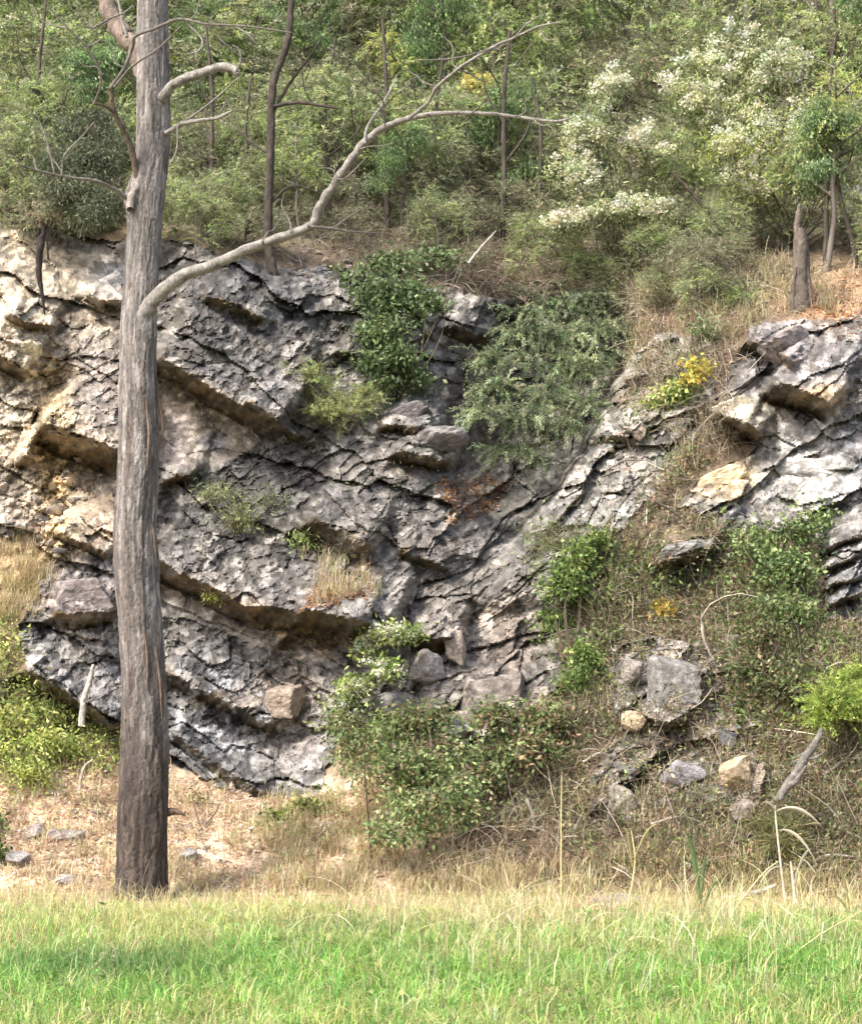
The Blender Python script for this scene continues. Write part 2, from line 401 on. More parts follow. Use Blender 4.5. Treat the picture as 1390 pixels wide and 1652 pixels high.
h = h + rk * ((idC - .5) * .16 + duC * ((idC * 8.3) % 1 - .5) * .20 + dvC * ((idC * 3.1) % 1 - .42) * .15 - .025 * np.exp(-edC / .03)) * (1 - .45 * scaly) * (1 + .6 * blocky + .8 * rubb)
h = h + f1 * ((id1 - .5) * (0.022 + .03 * scaly) + dv1 * (0.004 + 0.045 * scaly) + du1 * ((id1 * 7.3) % 1 - .5) * 0.07)
h = h + f1 * ((id2 - .5) * (0.014 + .018 * scaly) + dv2 * (.004 + 0.024 * scaly))
h = h + f3 * ((id3 - .5) * 0.036 * (1.3 - scaly) + dv3 * ((id3 * 4.3) % 1 - .5) * .05 + du3 * ((id3 * 9.1) % 1 - .5) * .045)
h = h + f3 * (id4 - .5) * .022 + 0.030 * rk * fbm(PX / 8, PY / 8, 5, 3)
h = h + 0.22 * fbm(PX / 110, PY / 110, 6, 3)
soil = 0.10 * fbm(PX / 70, PY / 50, 3, 4) + 0.06 * fbm(PX / 16, PY / 12, 4, 4)
hill_f = sstep(400, 250, PY)
soil = soil * (1 + 2 * hill_f)
cov = sstep(0.0, 1.0, ROCK.astype(float))
D = D - np.where(ROCK, h, soil * sstep(1478, 1440, PY))

# colours of the rock and soil, with shade painted on the ledge undersides
def blob(x, y, rx, ry, pw=2.0):
    return np.exp(-(((WX - x) / rx) ** 2 + ((WY - y) / ry) ** 2) ** (pw / 2))
C = np.empty(PX.shape + (3,)); C[:] = (0.185, 0.174, 0.160)
def paint(mask, col, k=1.0):
    m = (np.clip(mask, 0, 1) * k)[..., None]; C[:] = C * (1 - m) + np.array(col) * m
n1 = fbm(PX / 50, PY / 40, 1, 5); n2 = fbm(PX / 20, PY / 16, 2, 4); n3 = fbm(us / 40, vs / 7, 6, 3)
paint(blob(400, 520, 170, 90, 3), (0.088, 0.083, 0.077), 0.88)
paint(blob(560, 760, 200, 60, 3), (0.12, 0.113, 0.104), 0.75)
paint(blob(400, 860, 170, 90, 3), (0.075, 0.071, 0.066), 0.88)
paint(blob(620, 880, 130, 140, 3), (0.185, 0.168, 0.150), 0.6)
paint(blob(700, 980, 140, 70, 3), (0.235, 0.212, 0.185), 0.7)
paint(blob(60, 560, 150, 260, 4), (0.42, 0.345, 0.245), 0.9)
paint(blob(20, 640, 60, 60), (0.50, 0.46, 0.38), 0.8)
paint(blob(20, 480, 80, 60), (0.47, 0.42, 0.33), 0.7)
paint(blob(140, 620, 70, 90, 3), (0.26, 0.225, 0.20), 0.85)
paint(blob(130, 830, 80, 60, 3), (0.52, 0.42, 0.32), 0.9)
paint(seam, (0.55, 0.42, 0.23), 0.8)
paint(blob(130, 960, 90, 60, 3), (0.22, 0.19, 0.18), 0.9)
paint(blob(120, 1080, 110, 60, 3), (0.27, 0.26, 0.25), 0.8)
paint(blob(180, 445, 40, 40), (0.58, 0.54, 0.50), 0.6)
paint(blob(330, 690, 100, 80, 4) * smoothslab, (0.34, 0.295, 0.245), 0.9)
paint(blob(285, 700, 22, 45, 3) * smoothslab, (0.17, 0.145, 0.145), 0.8)
paint(blob(345, 715, 26, 14, 3) * smoothslab, (0.20, 0.20, 0.23), 0.8)
paint(blob(400, 990, 160, 60, 4) * smoothslab, (0.33, 0.30, 0.27), 0.9)
paint(blob(270, 975, 30, 30), (0.55, 0.53, 0.50), 0.6)
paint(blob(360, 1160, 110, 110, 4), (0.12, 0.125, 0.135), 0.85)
paint(blob(460, 1120, 60, 50, 3), (0.33, 0.27, 0.215), 0.8)
paint(blob(500, 1040, 80, 22, 3), (0.40, 0.33, 0.27), 0.7)
paint(blob(490, 1230, 50, 60), (0.27, 0.255, 0.25), 0.7)
paint(blob(970, 800, 110, 130, 3), (0.32, 0.305, 0.27), 0.8)
paint(blob(1040, 620, 80, 90, 3), (0.34, 0.32, 0.27), 0.75)
paint(blob(1310, 750, 120, 70, 4), (0.38, 0.37, 0.35), 0.85)
paint(blob(1165, 765, 62, 42, 4), (0.58, 0.46, 0.29), 0.85)
paint(blob(1190, 660, 40, 20), (0.50, 0.46, 0.34), 0.8)
paint(blob(1260, 570, 90, 50, 3), (0.25, 0.22, 0.205), 0.8)
paint(blob(1310, 640, 45, 20), (0.42, 0.29, 0.14), 0.8)
paint(blob(1370, 930, 60, 90, 3), (0.24, 0.235, 0.225), 0.9)
paint(blob(1080, 1105, 60, 60, 4), (0.30, 0.285, 0.265), 0.9)
paint(blob(1090, 1260, 150, 80, 4), (0.22, 0.20, 0.175), 0.8)
paint(blob(820, 1130, 80, 70, 3), (0.31, 0.27, 0.235), 0.8)
paint(blob(820, 1030, 70, 50, 3), (0.24, 0.20, 0.165), 0.7)
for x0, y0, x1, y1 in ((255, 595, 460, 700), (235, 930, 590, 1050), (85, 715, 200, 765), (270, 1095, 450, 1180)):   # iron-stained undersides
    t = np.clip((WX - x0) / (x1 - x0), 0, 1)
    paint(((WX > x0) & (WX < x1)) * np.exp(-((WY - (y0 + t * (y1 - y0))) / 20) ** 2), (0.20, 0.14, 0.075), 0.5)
paint(under_m * np.where(id1 > .28, 1, .35), (0.085, 0.066, 0.040), 0.85)  # brown-stained undersides, darkened further to put their shade into the colour
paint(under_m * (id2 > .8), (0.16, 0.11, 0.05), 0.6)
var = np.exp(0.26 * n1 + 0.24 * n2 + 0.20 * n3 + 0.40 * (id1 - .5) + 0.55 * (id2 - .5) + 0.95 * (id3 - .5) * (1.2 - .7 * scaly) + .75 * (id4 - .5) + 0.35 * (idB - .5))
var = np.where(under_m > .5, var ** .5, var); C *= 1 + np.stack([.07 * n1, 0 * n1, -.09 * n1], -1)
C *= var[..., None]
lich = sstep(0.25, 0.5, fbm(PX / 24, PY / 18, 7, 4)) * 0.55
paint(lich, (0.44, 0.415, 0.36), 0.6)
paint((id3 > .90) * (1 - under_m) * sstep(-.1, .3, n1), (0.50, 0.47, 0.42), .6)
darkp = sstep(0.22, 0.5, fbm(PX / 30, PY / 20, 0, 4))
paint(darkp * (tanz < 0.6), (0.070, 0.064, 0.058), 0.6)
mott = blob(355, 1160, 110, 110, 4)
paint(mott * sstep(0.18, 0.28, fbm(PX / 15, PY / 11, 3, 3)), (0.48, 0.49, 0.50), 0.8)
paint(mott * sstep(0.15, 0.3, fbm(PX / 18, PY / 12, 6, 3)), (0.04, 0.04, 0.045), 0.8)
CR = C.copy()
C[:] = (0.165, 0.125, 0.085)
paint(blob(1100, 1000, 300, 300, 3), (0.15, 0.117, 0.083), 0.7)
paint(sstep(1180, 1300, WY) * sstep(760, 560, WX), (0.58, 0.44, 0.31), 1)
paint(blob(760, 815, 70, 50, 3), (0.42, 0.225, 0.12), 0.9)
paint(blob(1350, 480, 110, 45, 3), (0.46, 0.30, 0.18), 0.9)
paint(blob(30, 940, 90, 100, 3), (0.48, 0.37, 0.22), 0.9)
paint(sstep(430, 330, WY), (0.22, 0.21, 0.13), 1)
paint(blob(90, 370, 130, 30), (0.33, 0.22, 0.13), 0.6)
C *= np.exp(0.35 * n1 + 0.35 * n2 + 0.3 * (id3 - .5))[..., None]
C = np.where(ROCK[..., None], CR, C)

V = np.stack([(PX - CX) / F * D, D, CAMZ + (HY - PY) / F * D], -1)
ny, nx = PX.shape
def surf(px, py):
    """points on the face where the photograph's pixels fall"""
    px = np.asarray(px, float); py = np.asarray(py, float)
    fi = np.clip(np.interp(py, pys, np.arange(ny)), 0, ny - 1.001); fj = np.clip(np.interp(px, pxs, np.arange(nx)), 0, nx - 1.001)
    i = fi.astype(int); j = fj.astype(int); a = (fi - i)[..., None]; b = (fj - j)[..., None]
    return (V[i, j] * (1 - b) + V[i, j + 1] * b) * (1 - a) + (V[i + 1, j] * (1 - b) + V[i + 1, j + 1] * b) * a
ii = (np.arange(ny - 1)[:, None] * nx + np.arange(nx - 1)[None]).ravel()
quads = np.stack([ii, ii + nx, ii + nx + 1, ii + 1], 1)
fkey = np.where(ROCK, keyB, -1).ravel()[ii]
fy = PY.ravel()[ii]
fkey = np.where((fkey < 0) & (fy < 340), -2, fkey)
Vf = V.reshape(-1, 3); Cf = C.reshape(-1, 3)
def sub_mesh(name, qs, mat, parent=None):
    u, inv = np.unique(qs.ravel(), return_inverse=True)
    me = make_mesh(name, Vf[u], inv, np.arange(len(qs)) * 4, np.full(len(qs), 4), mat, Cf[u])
    return link(name, me, parent)
order = np.argsort(fkey, kind='stable'); fk = fkey[order]; qs = quads[order]
uk, st = np.unique(fk, return_index=True); en = list(st[1:]) + [len(fk)]
slope = None; small = []
face = tag(sub_mesh('earth_slope', qs[st[list(uk).index(-1)]:en[list(uk).index(-1)]], M_SOIL), kind='structure')
tag(sub_mesh('hillside', qs[st[list(uk).index(-2)]:en[list(uk).index(-2)]], M_SOIL), kind='structure')
segs = [(k, a, b) for k, a, b in zip(uk, st, en) if k >= 0]
segs.sort(key=lambda s: s[1] - s[2])
cliff = tag(bpy.data.objects.new('quarry_face', None), kind='structure'); COL.objects.link(cliff); cliff.location = (0, 22, 0)
off = Vector((0, 22, 0))
for n, (k, a, b) in enumerate(segs):
    if n < 290 and b - a > 60:
        o = sub_mesh('rock_block', qs[a:b], M_ROCK, cliff); o.matrix_parent_inverse.translation = -off
    else: small.append(qs[a:b])
if small:
    o = sub_mesh('rock_chips', np.concatenate(small), M_ROCK, cliff); o.matrix_parent_inverse.translation = -off; o['kind'] = 'stuff'
# the hill goes on behind
mb = MB(); xs = np.linspace(-60, 60, 25); ys = np.linspace(44, 130, 18)
HX, HYY = np.meshgrid(xs, ys); HZ = 17.5 + (HYY - 44) * 0.5 + 0.8 * fbm(HX / 9, HYY / 9, 2, 3)
ii = (np.arange(17)[:, None] * 25 + np.arange(24)[None]).ravel()
mb.add(np.stack([HX, HYY, HZ], -1), np.stack([ii, ii + 1, ii + 26, ii + 25], 1), (0.13, 0.11, 0.065))
tag(mb.build('far_hillside', M_SOIL, None, True), kind='structure')

# ---------------------------------------------------------------- boulders and stones
_phi = (1 + 5 ** .5) / 2
def ico(sub):
    import bmesh
    bm = bmesh.new(); bmesh.ops.create_icosphere(bm, subdivisions=sub, radius=1.0)
    v = np.array([x.co[:] for x in bm.verts]); f = np.array([[y.index for y in x.verts] for x in bm.faces]); bm.free()
    return v, f
ICO = {k: ico(k) for k in (2, 3, 4)}
def rock_mesh(name, radii, col, seed, sub=4, planes=14, mat=None, jit=0.2):
    boxy = planes < 12
    r = np.random.default_rng(seed); v, f = ICO[sub]
    n = unit(r.normal(0, 1, (planes, 3))); d = r.uniform(0.45, 0.80, planes)
    if boxy:
        ax = np.vstack([np.eye(3), -np.eye(3)]); n = np.vstack([unit(ax + r.normal(0, .16, ax.shape)), n[:4]]); d = np.concatenate([r.uniform(.55, .7, 6), r.uniform(.7, .85, 4)])
    dot = v @ n.T
    rad = np.min(np.where(dot > 0.05, d / np.maximum(dot, 0.05), 9), 1)
    rad = np.minimum(rad, 1.05); rad = rad / rad.max() * 1.05
    p = v * rad[:, None]
    lay = (p[:, 2:] * 4.5 + p[:, :1] * 1.6 + .8 * fbm(p[:, :1] * 2, p[:, 1:2] * 2, seed + 3, 2)) % 1
    p = p * (1 + 0.04 * (lay - .5) + 0.08 * fbm(p[:, :1] * 3 + 5, p[:, 1:2] * 3 + p[:, 2:] * 3, seed, 4) + 0.04 * fbm(p[:, :1] * 9 + 5, p[:, 1:2] * 9 + p[:, 2:] * 7, seed + 1, 3))
    c = np.array(col) * np.exp(0.28 * fbm(p[:, :1] * 2.5 + 8, p[:, 2:] * 3 + p[:, 1:2] * 2, seed + 2, 4) + 0.2 * r.normal(0, 1, (len(p), 1)))
    mb = MB(); mb.add(p * np.array(radii), f, np.clip(c, .01, .9)); return mb.mesh(name, mat or M_ROCK)
def boulder(px, py, w, h, col, label, seed, dy=0.0, deep=0.8, name='boulder', group=None, rz=0.0, planes=14):
    c = surf(px, py); s = c[1] / F
    o = link(name, rock_mesh(name, (w / 2 * s, max(w, h) / 2 * s * deep, h / 2 * s), col, seed, planes=planes))
    o.location = c + np.array([0, dy, 0]); o.rotation_euler = (0, math.radians(rz), 0)
    return tag(o, label, 'rock', group)
boulder(1182, 1250, 84, 92, (0.46,0.36,0.24), 'rounded tan boulder half buried in the brown slope, below the grey block', 3, -.16)
boulder(1082, 1105, 112, 124, (0.24,0.23,0.215), 'large squarish grey block sticking out of the brown brushy slope', 11, -0.10, planes=9)
boulder(1014, 1168, 50, 40, (0.46,0.37,0.25), 'small tan boulder at the lower left corner of the grey block', 5, -.16)
boulder(1015, 1080, 40, 60, (0.27,0.24,0.21), 'narrow grey stone standing just left of the large grey block', 6, -.16)
boulder(990, 1296, 66, 56, (0.36,0.32,0.26), 'pale grey tan boulder low in the brush, left of the tan boulder', 7, -.16)
boulder(1100, 1250, 90, 64, (0.22,0.21,0.215), 'dark grey flat rock in the brush, left of the tan boulder', 8, -.16)
boulder(1170, 1190, 60, 40, (0.15,0.145,0.155), 'dark wet looking rock just above the tan boulder', 18, -.16)
boulder(975, 1440, 72, 44, (0.30,0.25,0.21), 'brownish rock at the edge of the green grass, dark hollow beside it', 9, -1.0)
boulder(905, 1470, 130, 30, (0.42,0.35,0.27), 'low flat pale rock slab lying in the grass edge', 10, -1.0)
boulder(734, 1046, 42, 74, (0.44,0.37,0.31), 'pale pointed upright stone wedged above the bramble', 12, -0.15, planes=8)
boulder(800, 1132, 150, 116, (0.32,0.275,0.24), 'big flat topped brown grey block behind the bramble thicket', 13, 0.1, 0.7, planes=8)
boulder(742, 1178, 44, 46, (0.36,0.36,0.375), 'small bluish grey stone sitting in the bramble leaves', 14, -0.2)
boulder(686, 1082, 84, 66, (0.33,0.30,0.285), 'grey angular rock right of the white flowering bush', 15, -0.1)
boulder(648, 1140, 100, 60, (0.30,0.28,0.27), 'grey sloping rock below the white flowering bush', 16, -0.05)
boulder(455, 1132, 90, 70, (0.34,0.28,0.225), 'smooth tan grey boulder under the lower rock ledge', 17, 0.0, planes=10)
boulder(1265, 560, 130, 80, (0.25,0.215,0.20), 'jutting weathered grey brown rock at the top of the right hand outcrop', 20, 0.15, 0.9, rz=12)
boulder(1190, 655, 76, 44, (0.46,0.42,0.32), 'pale yellowish rock under the dark overhang on the right', 21, 0.1)
boulder(1275, 700, 84, 60, (0.36,0.35,0.33), 'light grey rock directly below the golden brown overhang', 22, 0.12)
boulder(1300, 760, 150, 80, (0.38,0.37,0.35), 'widest pale grey rock of the right hand outcrop', 23, 0.15, rz=14)
boulder(1160, 775, 130, 52, (0.56,0.44,0.28), 'cream yellow tilted slab in the brush left of the pale outcrop', 24, 0.1, 0.7, rz=-28, planes=8)
boulder(1100, 885, 110, 36, (0.24,0.235,0.22), 'flat grey slab jutting from the brush above the yellow leaves', 25, 0.0, rz=-16)
boulder(130, 962, 120, 84, (0.22,0.19,0.18), 'dark brown grey block left of the trunk above a hollow', 26, 0.1, planes=9)
boulder(150, 830, 120, 70, (0.50,0.40,0.30), 'pinkish cream slab left of the trunk at mid height', 27, 0.12, 0.7, rz=-26, planes=8)
boulder(182, 455, 60, 44, (0.56,0.53,0.50), 'whitish angular rock near the cliff top touching the trunk', 28, 0.05, rz=-30, planes=8)
boulder(38, 566, 56, 60, (0.44,0.40,0.27), 'rounded greenish tan rock at the left edge of the face', 29, 0.05)
boulder(668, 668, 92, 62, (0.17,0.155,0.155), 'smooth dark grey rock between the two middle bushes', 30, 0.05, rz=-20)
boulder(700, 715, 110, 54, (0.19,0.175,0.17), 'dark flat slab over a shadowed gap left of the hanging shrub', 31, 0.0, rz=-14)
boulder(60, 1345, 60, 34, (0.27,0.24,0.22), 'grey brown rock at the left edge of the rubble bench', 32, -0.05)
boulder(110, 1352, 70, 40, (0.33,0.29,0.27), 'grey rock beside the trunk foot in the rubble bench', 33, -0.05)
boulder(105, 1420, 50, 30, (0.38,0.34,0.30), 'pale stone in the yellow grass left of the trunk base', 34, -0.1)
boulder(305, 1380, 48, 40, (0.30,0.29,0.28), 'grey stone just right of the trunk base', 35, -0.1)
boulder(30, 1385, 60, 26, (0.24,0.225,0.215), 'dark flat stone low at the left edge', 36, -0.1)
stone_meshes = [rock_mesh('stone', (1, .9, .6), c, 50 + k, 2, 12) for k, c in enumerate([(0.34,0.29,0.25),(0.42,0.34,0.27),(0.26,0.24,0.23),(0.46,0.38,0.30)])]
def stones(n, poly, label, group, s0, s1):
    x0 = min(p[0] for p in poly); x1 = max(p[0] for p in poly); y0 = min(p[1] for p in poly); y1 = max(p[1] for p in poly); k = 0
    while k < n:
        px, py = rng.uniform(x0, x1), rng.uniform(y0, y1)
        if not in_poly(np.array([px]), np.array([py]), poly)[0]: continue
        o = link('stone', stone_meshes[rng.integers(0, 4)]); s = rng.uniform(s0, s1) * (0.6 if rng.random() < .5 else 1)
        o.scale = (s, s * rng.uniform(.7, 1), s * rng.uniform(.6, 1)); o.rotation_euler = (rng.uniform(-.3, .3), rng.uniform(-.3, .3), rng.uniform(0, 6))
        o.location = surf(px, py) - np.array([0, 0.0, 0.2 * s]); tag(o, label, 'stone', group); k += 1
stones(50, [(20,1310),(190,1290),(190,1420),(20,1410)], 'small stone loose on the leaf strewn bench left of the trunk', 'stones on the bench left of the trunk', .03, .12)
stones(60, [(275,1300),(470,1290),(420,1400),(275,1420)], 'small stone loose on the leaf strewn bench right of the trunk', 'stones on the bench right of the trunk', .03, .10)
stones(45, [(900,850),(1200,800),(1380,1000),(1380,1400),(900,1400)], 'small stone caught in the dry brush of the right hand slope', 'stones in the brush of the slope', .04, .14)
stones(42, [(930,880),(1150,900),(1330,1010),(1300,1330),(930,1340),(900,1200),(950,1050)], 'grey angular stone bedded in the lower right bank', 'angular stones bedded in the right bank', .10, .26)
stones(50, [(60,640),(120,640),(140,800),(110,900),(50,860)], 'crumbly yellow stone in the broken vertical seam of the left face', 'crumbled stones of the yellow seam', .05, .13)
stones(45, [(460,400),(620,420),(620,470),(470,450)], 'pale stone weathering out of the cliff top soil', 'stones along the cliff top', .05, .13)
stones(40, [(930,700),(1060,560),(1120,600),(1010,760)], 'light grey broken stone on the edge of the right limb', 'broken stones on the right limb', .05, .15)

# ---------------------------------------------------------------- the big eucalyptus
TY = 18.0
tree = empty('eucalyptus_tree', tuple(ray(228, 1462, TY)), 'tall bare eucalyptus with a thick grey brown trunk in front of the rock face', 'tree')
tloc = np.array(tree.location)
TR = np.array([(1475,226,104),(1455,227,92),(1430,228,86),(1400,229,82),(1300,231,80),(1200,233,76),(1100,231,72),(1000,225,70),(950,220,71),(900,218,73),(850,217,67),(800,221,67),(700,225,65),(600,223,60),(500,225,57),(400,231,54),(330,236,55),(300,239,56),(260,245,54),(200,247,55),(100,246,52),(0,246,50),(-200,250,46),(-500,262,38)], float)
s_ = TY / F
yy = np.concatenate([np.linspace(1475, 0, 760), np.linspace(-8, -500, 50)])
o_ = np.argsort(TR[:, 0])
cxs = np.interp(yy, TR[o_, 0], TR[o_, 1]); wd = np.interp(yy, TR[o_, 0], TR[o_, 2])
ker = np.ones(21) / 21; cxs = np.convolve(np.pad(cxs, 10, 'edge'), ker, 'valid'); wd = np.convolve(np.pad(wd, 10, 'edge'), ker, 'valid')
SD = 110; th = np.linspace(0, 2 * np.pi, SD, endpoint=False)
TH, YY = np.meshgrid(th, yy)
fl = np.cos(TH * 1); sn = np.sin(TH)
plate = fbm(TH * 3 + YY / 160, YY / 70, 1, 4) * .5 + fbm(TH * 9 + 40, YY / 34, 3, 3) * .35 + fbm(TH * 18 + 40, YY / 90, 5, 3) * .4
wrap = 0.5 + 0.5 * np.cos(TH)                   # keeps the seam closed at the back
base = sstep(1330, 1475, YY)
bi, bk_, bdu, bdv, bed = cells(TH * 5 + fbm(TH * 2, YY / 60, 2, 3), YY / 46 + .6 * fbm(TH * 3, YY / 40, 4, 3), 6)
ci, ck_, cdu, cdv, ced = cells(TH * 11 + .8 * fbm(TH * 4, YY / 30, 3, 3), YY / 20, 7)
rr = wd[:, None] / 2 * s_ * (1 + 0.045 * (bi - .5) - .035 * np.exp(-bed / .08) + .03 * (ci - .5) - .02 * np.exp(-ced / .08) + 0.045 * plate + 0.05 * np.sin(TH * 5 + 1) * base + 0.04 * np.sin(3 * TH + YY / 140))
rr = rr + 0.020 * np.exp(-((YY - 318) / 26) ** 2) * np.exp(-((np.angle(np.exp(1j * (TH - np.pi)))) / .7) ** 2) * 3
vx = (cxs[:, None] - CX) * s_ + rr * np.cos(TH); vy = TY + rr * np.sin(TH); vz = CAMZ + (HY - YY) * s_ + 0 * rr
tc = np.empty(TH.shape + (3,))
a1 = sstep(1000, 1350, YY)[..., None]; a2 = sstep(420, 900, YY)[..., None]
tc[:] = np.array((0.27, 0.235, 0.205)); tc = tc * (1 - a2) + np.array((0.235, 0.195, 0.168)) * a2
tc = tc * (1 - a1) + np.array((0.090, 0.066, 0.054)) * a1
pale = sstep(0.05, 0.4, fbm(TH * 2.2 + 9, YY / 110, 4, 4))[..., None] * (1 - a1)
tc = tc * (1 - .75 * pale) + np.array((0.34, 0.315, 0.285)) * .75 * pale
brn = sstep(0.1, 0.4, fbm(TH * 5 + 3, YY / 130, 6, 4))[..., None]
tc = tc * (1 - .42 * brn) + np.array((0.16, 0.115, 0.085)) * .42 * brn
tc *= .84 * np.exp(.5 * (bi - .5) + .5 * (ci - .5))[..., None] * (1 - .45 * np.exp(-bed / .07) * brn[..., 0])[..., None]
flk = (bi > .86)[..., None] * (1 - a1); tc = tc * (1 - .3 * flk) + np.array((0.38, 0.34, 0.30)) * .3 * flk
tc *= np.exp(.35 * fbm(TH * 14, YY / 30, 2, 3) + .25 * fbm(TH * 24, YY / 120, 5, 3))[..., None]
tc = tc * .68 + tc.mean(-1, keepdims=True) * .32
nr_ = len(yy)
i = np.arange(nr_ - 1)[:, None] * SD; j = np.arange(SD)[None]; k = (j + 1) % SD
mb = MB(); mb.add(np.stack([vx, vy, vz], -1).reshape(-1, 3) - tloc, np.stack([i + j, i + k, i + SD + k, i + SD + j], -1).reshape(-1, 4), tc.reshape(-1, 3))
mb.build('trunk', M_BARK, tree, True)
PALE = (0.29, 0.27, 0.24); GREYB = (0.21, 0.19, 0.165); DARKB = (0.12, 0.10, 0.085)
def branch(pts, rads, col=PALE, y0=TY, y1=None, name='branch', parent=tree, loc=tloc, sides=10, mat=M_BARK):
    y1 = y0 if y1 is None else y1; n = len(pts)
    P3 = [ray(x, y, y0 + (y1 - y0) * i / (n - 1)) - loc for i, (x, y) in enumerate(pts)]
    m = MB(); tube(m, P3, np.array(rads) * s_ * (.64 if rads[0] < 16 else .84), sides, (1, 1, 1), wob=0.10, sub=6)
    for i, c in enumerate(m.c):
        z = np.random.default_rng(i + n).normal(0, .18, (len(c), 1)); m.c[i] = np.array(col) * np.exp(z)
    return m.build(name, mat, parent, True)
b1 = branch([(228,516),(247,484),(290,449),(350,424),(420,394),(500,365),(516,332),(545,288),(580,238),(622,204),(680,186),(740,182),(800,184),(860,192),(900,195),(925,188)], [19,14.5,12,10.5,9.5,9,8.5,8,7.5,6.5,5,4,3.5,3,2.5,1.5], PALE, TY - .06, TY - 1.0)
branch([(660,190),(690,165),(705,140),(740,110),(790,78),(830,60),(870,42),(905,35)], [4.5,4.2,4,3.8,3.4,3,2.4,1.4], PALE, TY - .75, TY - 1.4)
branch([(588,232),(592,205),(615,170),(632,140),(640,120)], [3.5,3.2,2.8,2.2,1.2], PALE, TY - .65, TY - .4)
branch([(498,366),(530,368),(570,374),(612,376)], [4.5,4,3.2,1.8], GREYB, TY - .5, TY - .2)
branch([(540,366),(570,345),(600,330)], [2.4,2,1.2], GREYB, TY - .45, TY - .3)
branch([(800,75),(760,88),(720,95),(668,97)], [2,2,1.8,1.1], GREYB, TY - 1.2, TY - 1.5)
branch([(775,92),(800,130),(810,160)], [2,1.7,1], DARKB, TY - 1.2, TY - .9)
branch([(830,60),(850,38),(880,20)], [2,1.8,1], PALE, TY - 1.3, TY - 1.5)
branch([(262,158),(285,133),(325,117),(358,108),(378,112),(384,121)], [14,12,11.5,11,10,6], PALE, TY - .1, TY - .5)
branch([(380,116),(388,98),(386,80),(375,72)], [3.5,3,2.4,1.5], PALE, TY - .5, TY - .55)
branch([(268,214),(300,198),(350,190),(376,178)], [7,5.5,4.5,3], PALE, TY - .1, TY - .5)
branch([(292,200),(340,165),(386,124)], [3,2.5,2], PALE, TY - .2, TY - .5)
branch([(286,200),(285,240),(272,268)], [2,1.8,1], PALE, TY - .2, TY - .3)
branch([(222,285),(212,240),(198,208),(184,180),(178,140)], [9,8,7,7,6.5], (0.17,0.135,0.095), TY - .12, TY - .4)
branch([(178,142),(200,110),(214,75),(218,58),(250,45),(290,30),(330,38),(400,42),(470,52)], [4.5,4.5,4.5,4,4,3.4,2.8,2.2,1.4], GREYB, TY - .4, TY - .9)
branch([(184,140),(215,105),(255,78),(292,42)], [3,3,2.5,1.8], GREYB, TY - .42, TY - .8)
branch([(183,180),(168,170),(150,166)], [4,4,3.4], (0.15,0.12,0.09), TY - .35, TY - .5)
branch([(152,166),(162,140),(160,110),(140,75),(110,45),(75,5),(60,-30)], [3.2,3,2.8,2.5,2.3,2,1.6], GREYB, TY - .45, TY - .9)
branch([(232,120),(222,85),(200,55),(180,25),(165,-20),(140,-90)], [19,19,18,17,16,14], (0.23,0.185,0.15), TY + .05, TY + .5, sides=16)
branch([(205,60),(195,20),(190,-10)], [5,4,3], PALE, TY - .3, TY - .3)
branch([(150,45),(180,28),(200,20),(215,8)], [3,2.8,2.4,1.6], GREYB, TY - .6, TY - .5)
branch([(212,325),(180,302),(150,291),(100,284),(60,275),(28,264)], [6,4.5,4,3.5,3,1.8], GREYB, TY - .1, TY - .8)
branch([(88,280),(78,235),(62,190)], [2.4,2,1.2], PALE, TY - .7, TY - .8)
branch([(100,283),(104,250),(130,222),(152,196)], [2.2,2,1.6,1.1], PALE, TY - .65, TY - .9)
branch([(300,35),(325,62),(322,80),(300,88)], [2.5,2.2,2,1.4], PALE, TY - .7, TY - .8)
branch([(330,40),(365,72),(400,100)], [2,1.7,1], GREYB, TY - .7, TY - .6)
for px, py, dx, dy in [(420,395,30,-34),(470,375,-8,-40),(545,288,34,-22),(545,290,-30,-26),(580,240,40,-6),(622,206,-6,-46),(705,140,-34,-20),(740,112,-18,-36),(740,112,36,10),(690,184,30,22),(760,183,24,-30),(800,184,30,20),(830,188,20,-22),(860,192,26,16),(640,150,24,-18),(620,170,-22,-26),(300,36,20,-30),(380,42,24,18),(430,46,20,-22),(110,46,-26,-8),(140,76,24,-30),(165,120,-30,-14),(150,45,-18,-20),(100,284,-20,-34),(60,275,-14,-24),(345,192,18,-26),(340,166,26,-6),(200,110,-22,-30),(870,44,20,14),(790,78,30,-4)]:
    yy_ = TY - .15 - .9 * max(0, (px - 250)) / 650 - (.5 if px < 200 else 0)
    k_ = rng.normal(0, 5, 4)
    branch([(px, py), (px + dx * .5 + k_[0], py + dy * .45 + k_[1]), (px + dx + k_[2], py + dy + k_[3]), (px + dx * 1.5 + k_[0], py + dy * 1.6)], [2.2, 1.9, 1.4, .7], GREYB, yy_, yy_ + rng.uniform(-.4, .3), 'twig', sides=5)
branch([(262,1312),(282,1309),(300,1316)], [14,9,1.5], (0.12,0.085,0.065), TY - .02, TY - .1, 'bark_flake')
branch([(210,338),(212,318),(222,300)], [9,11,7], (0.35,0.31,0.27), TY - .16, TY - .14, 'branch_scar')

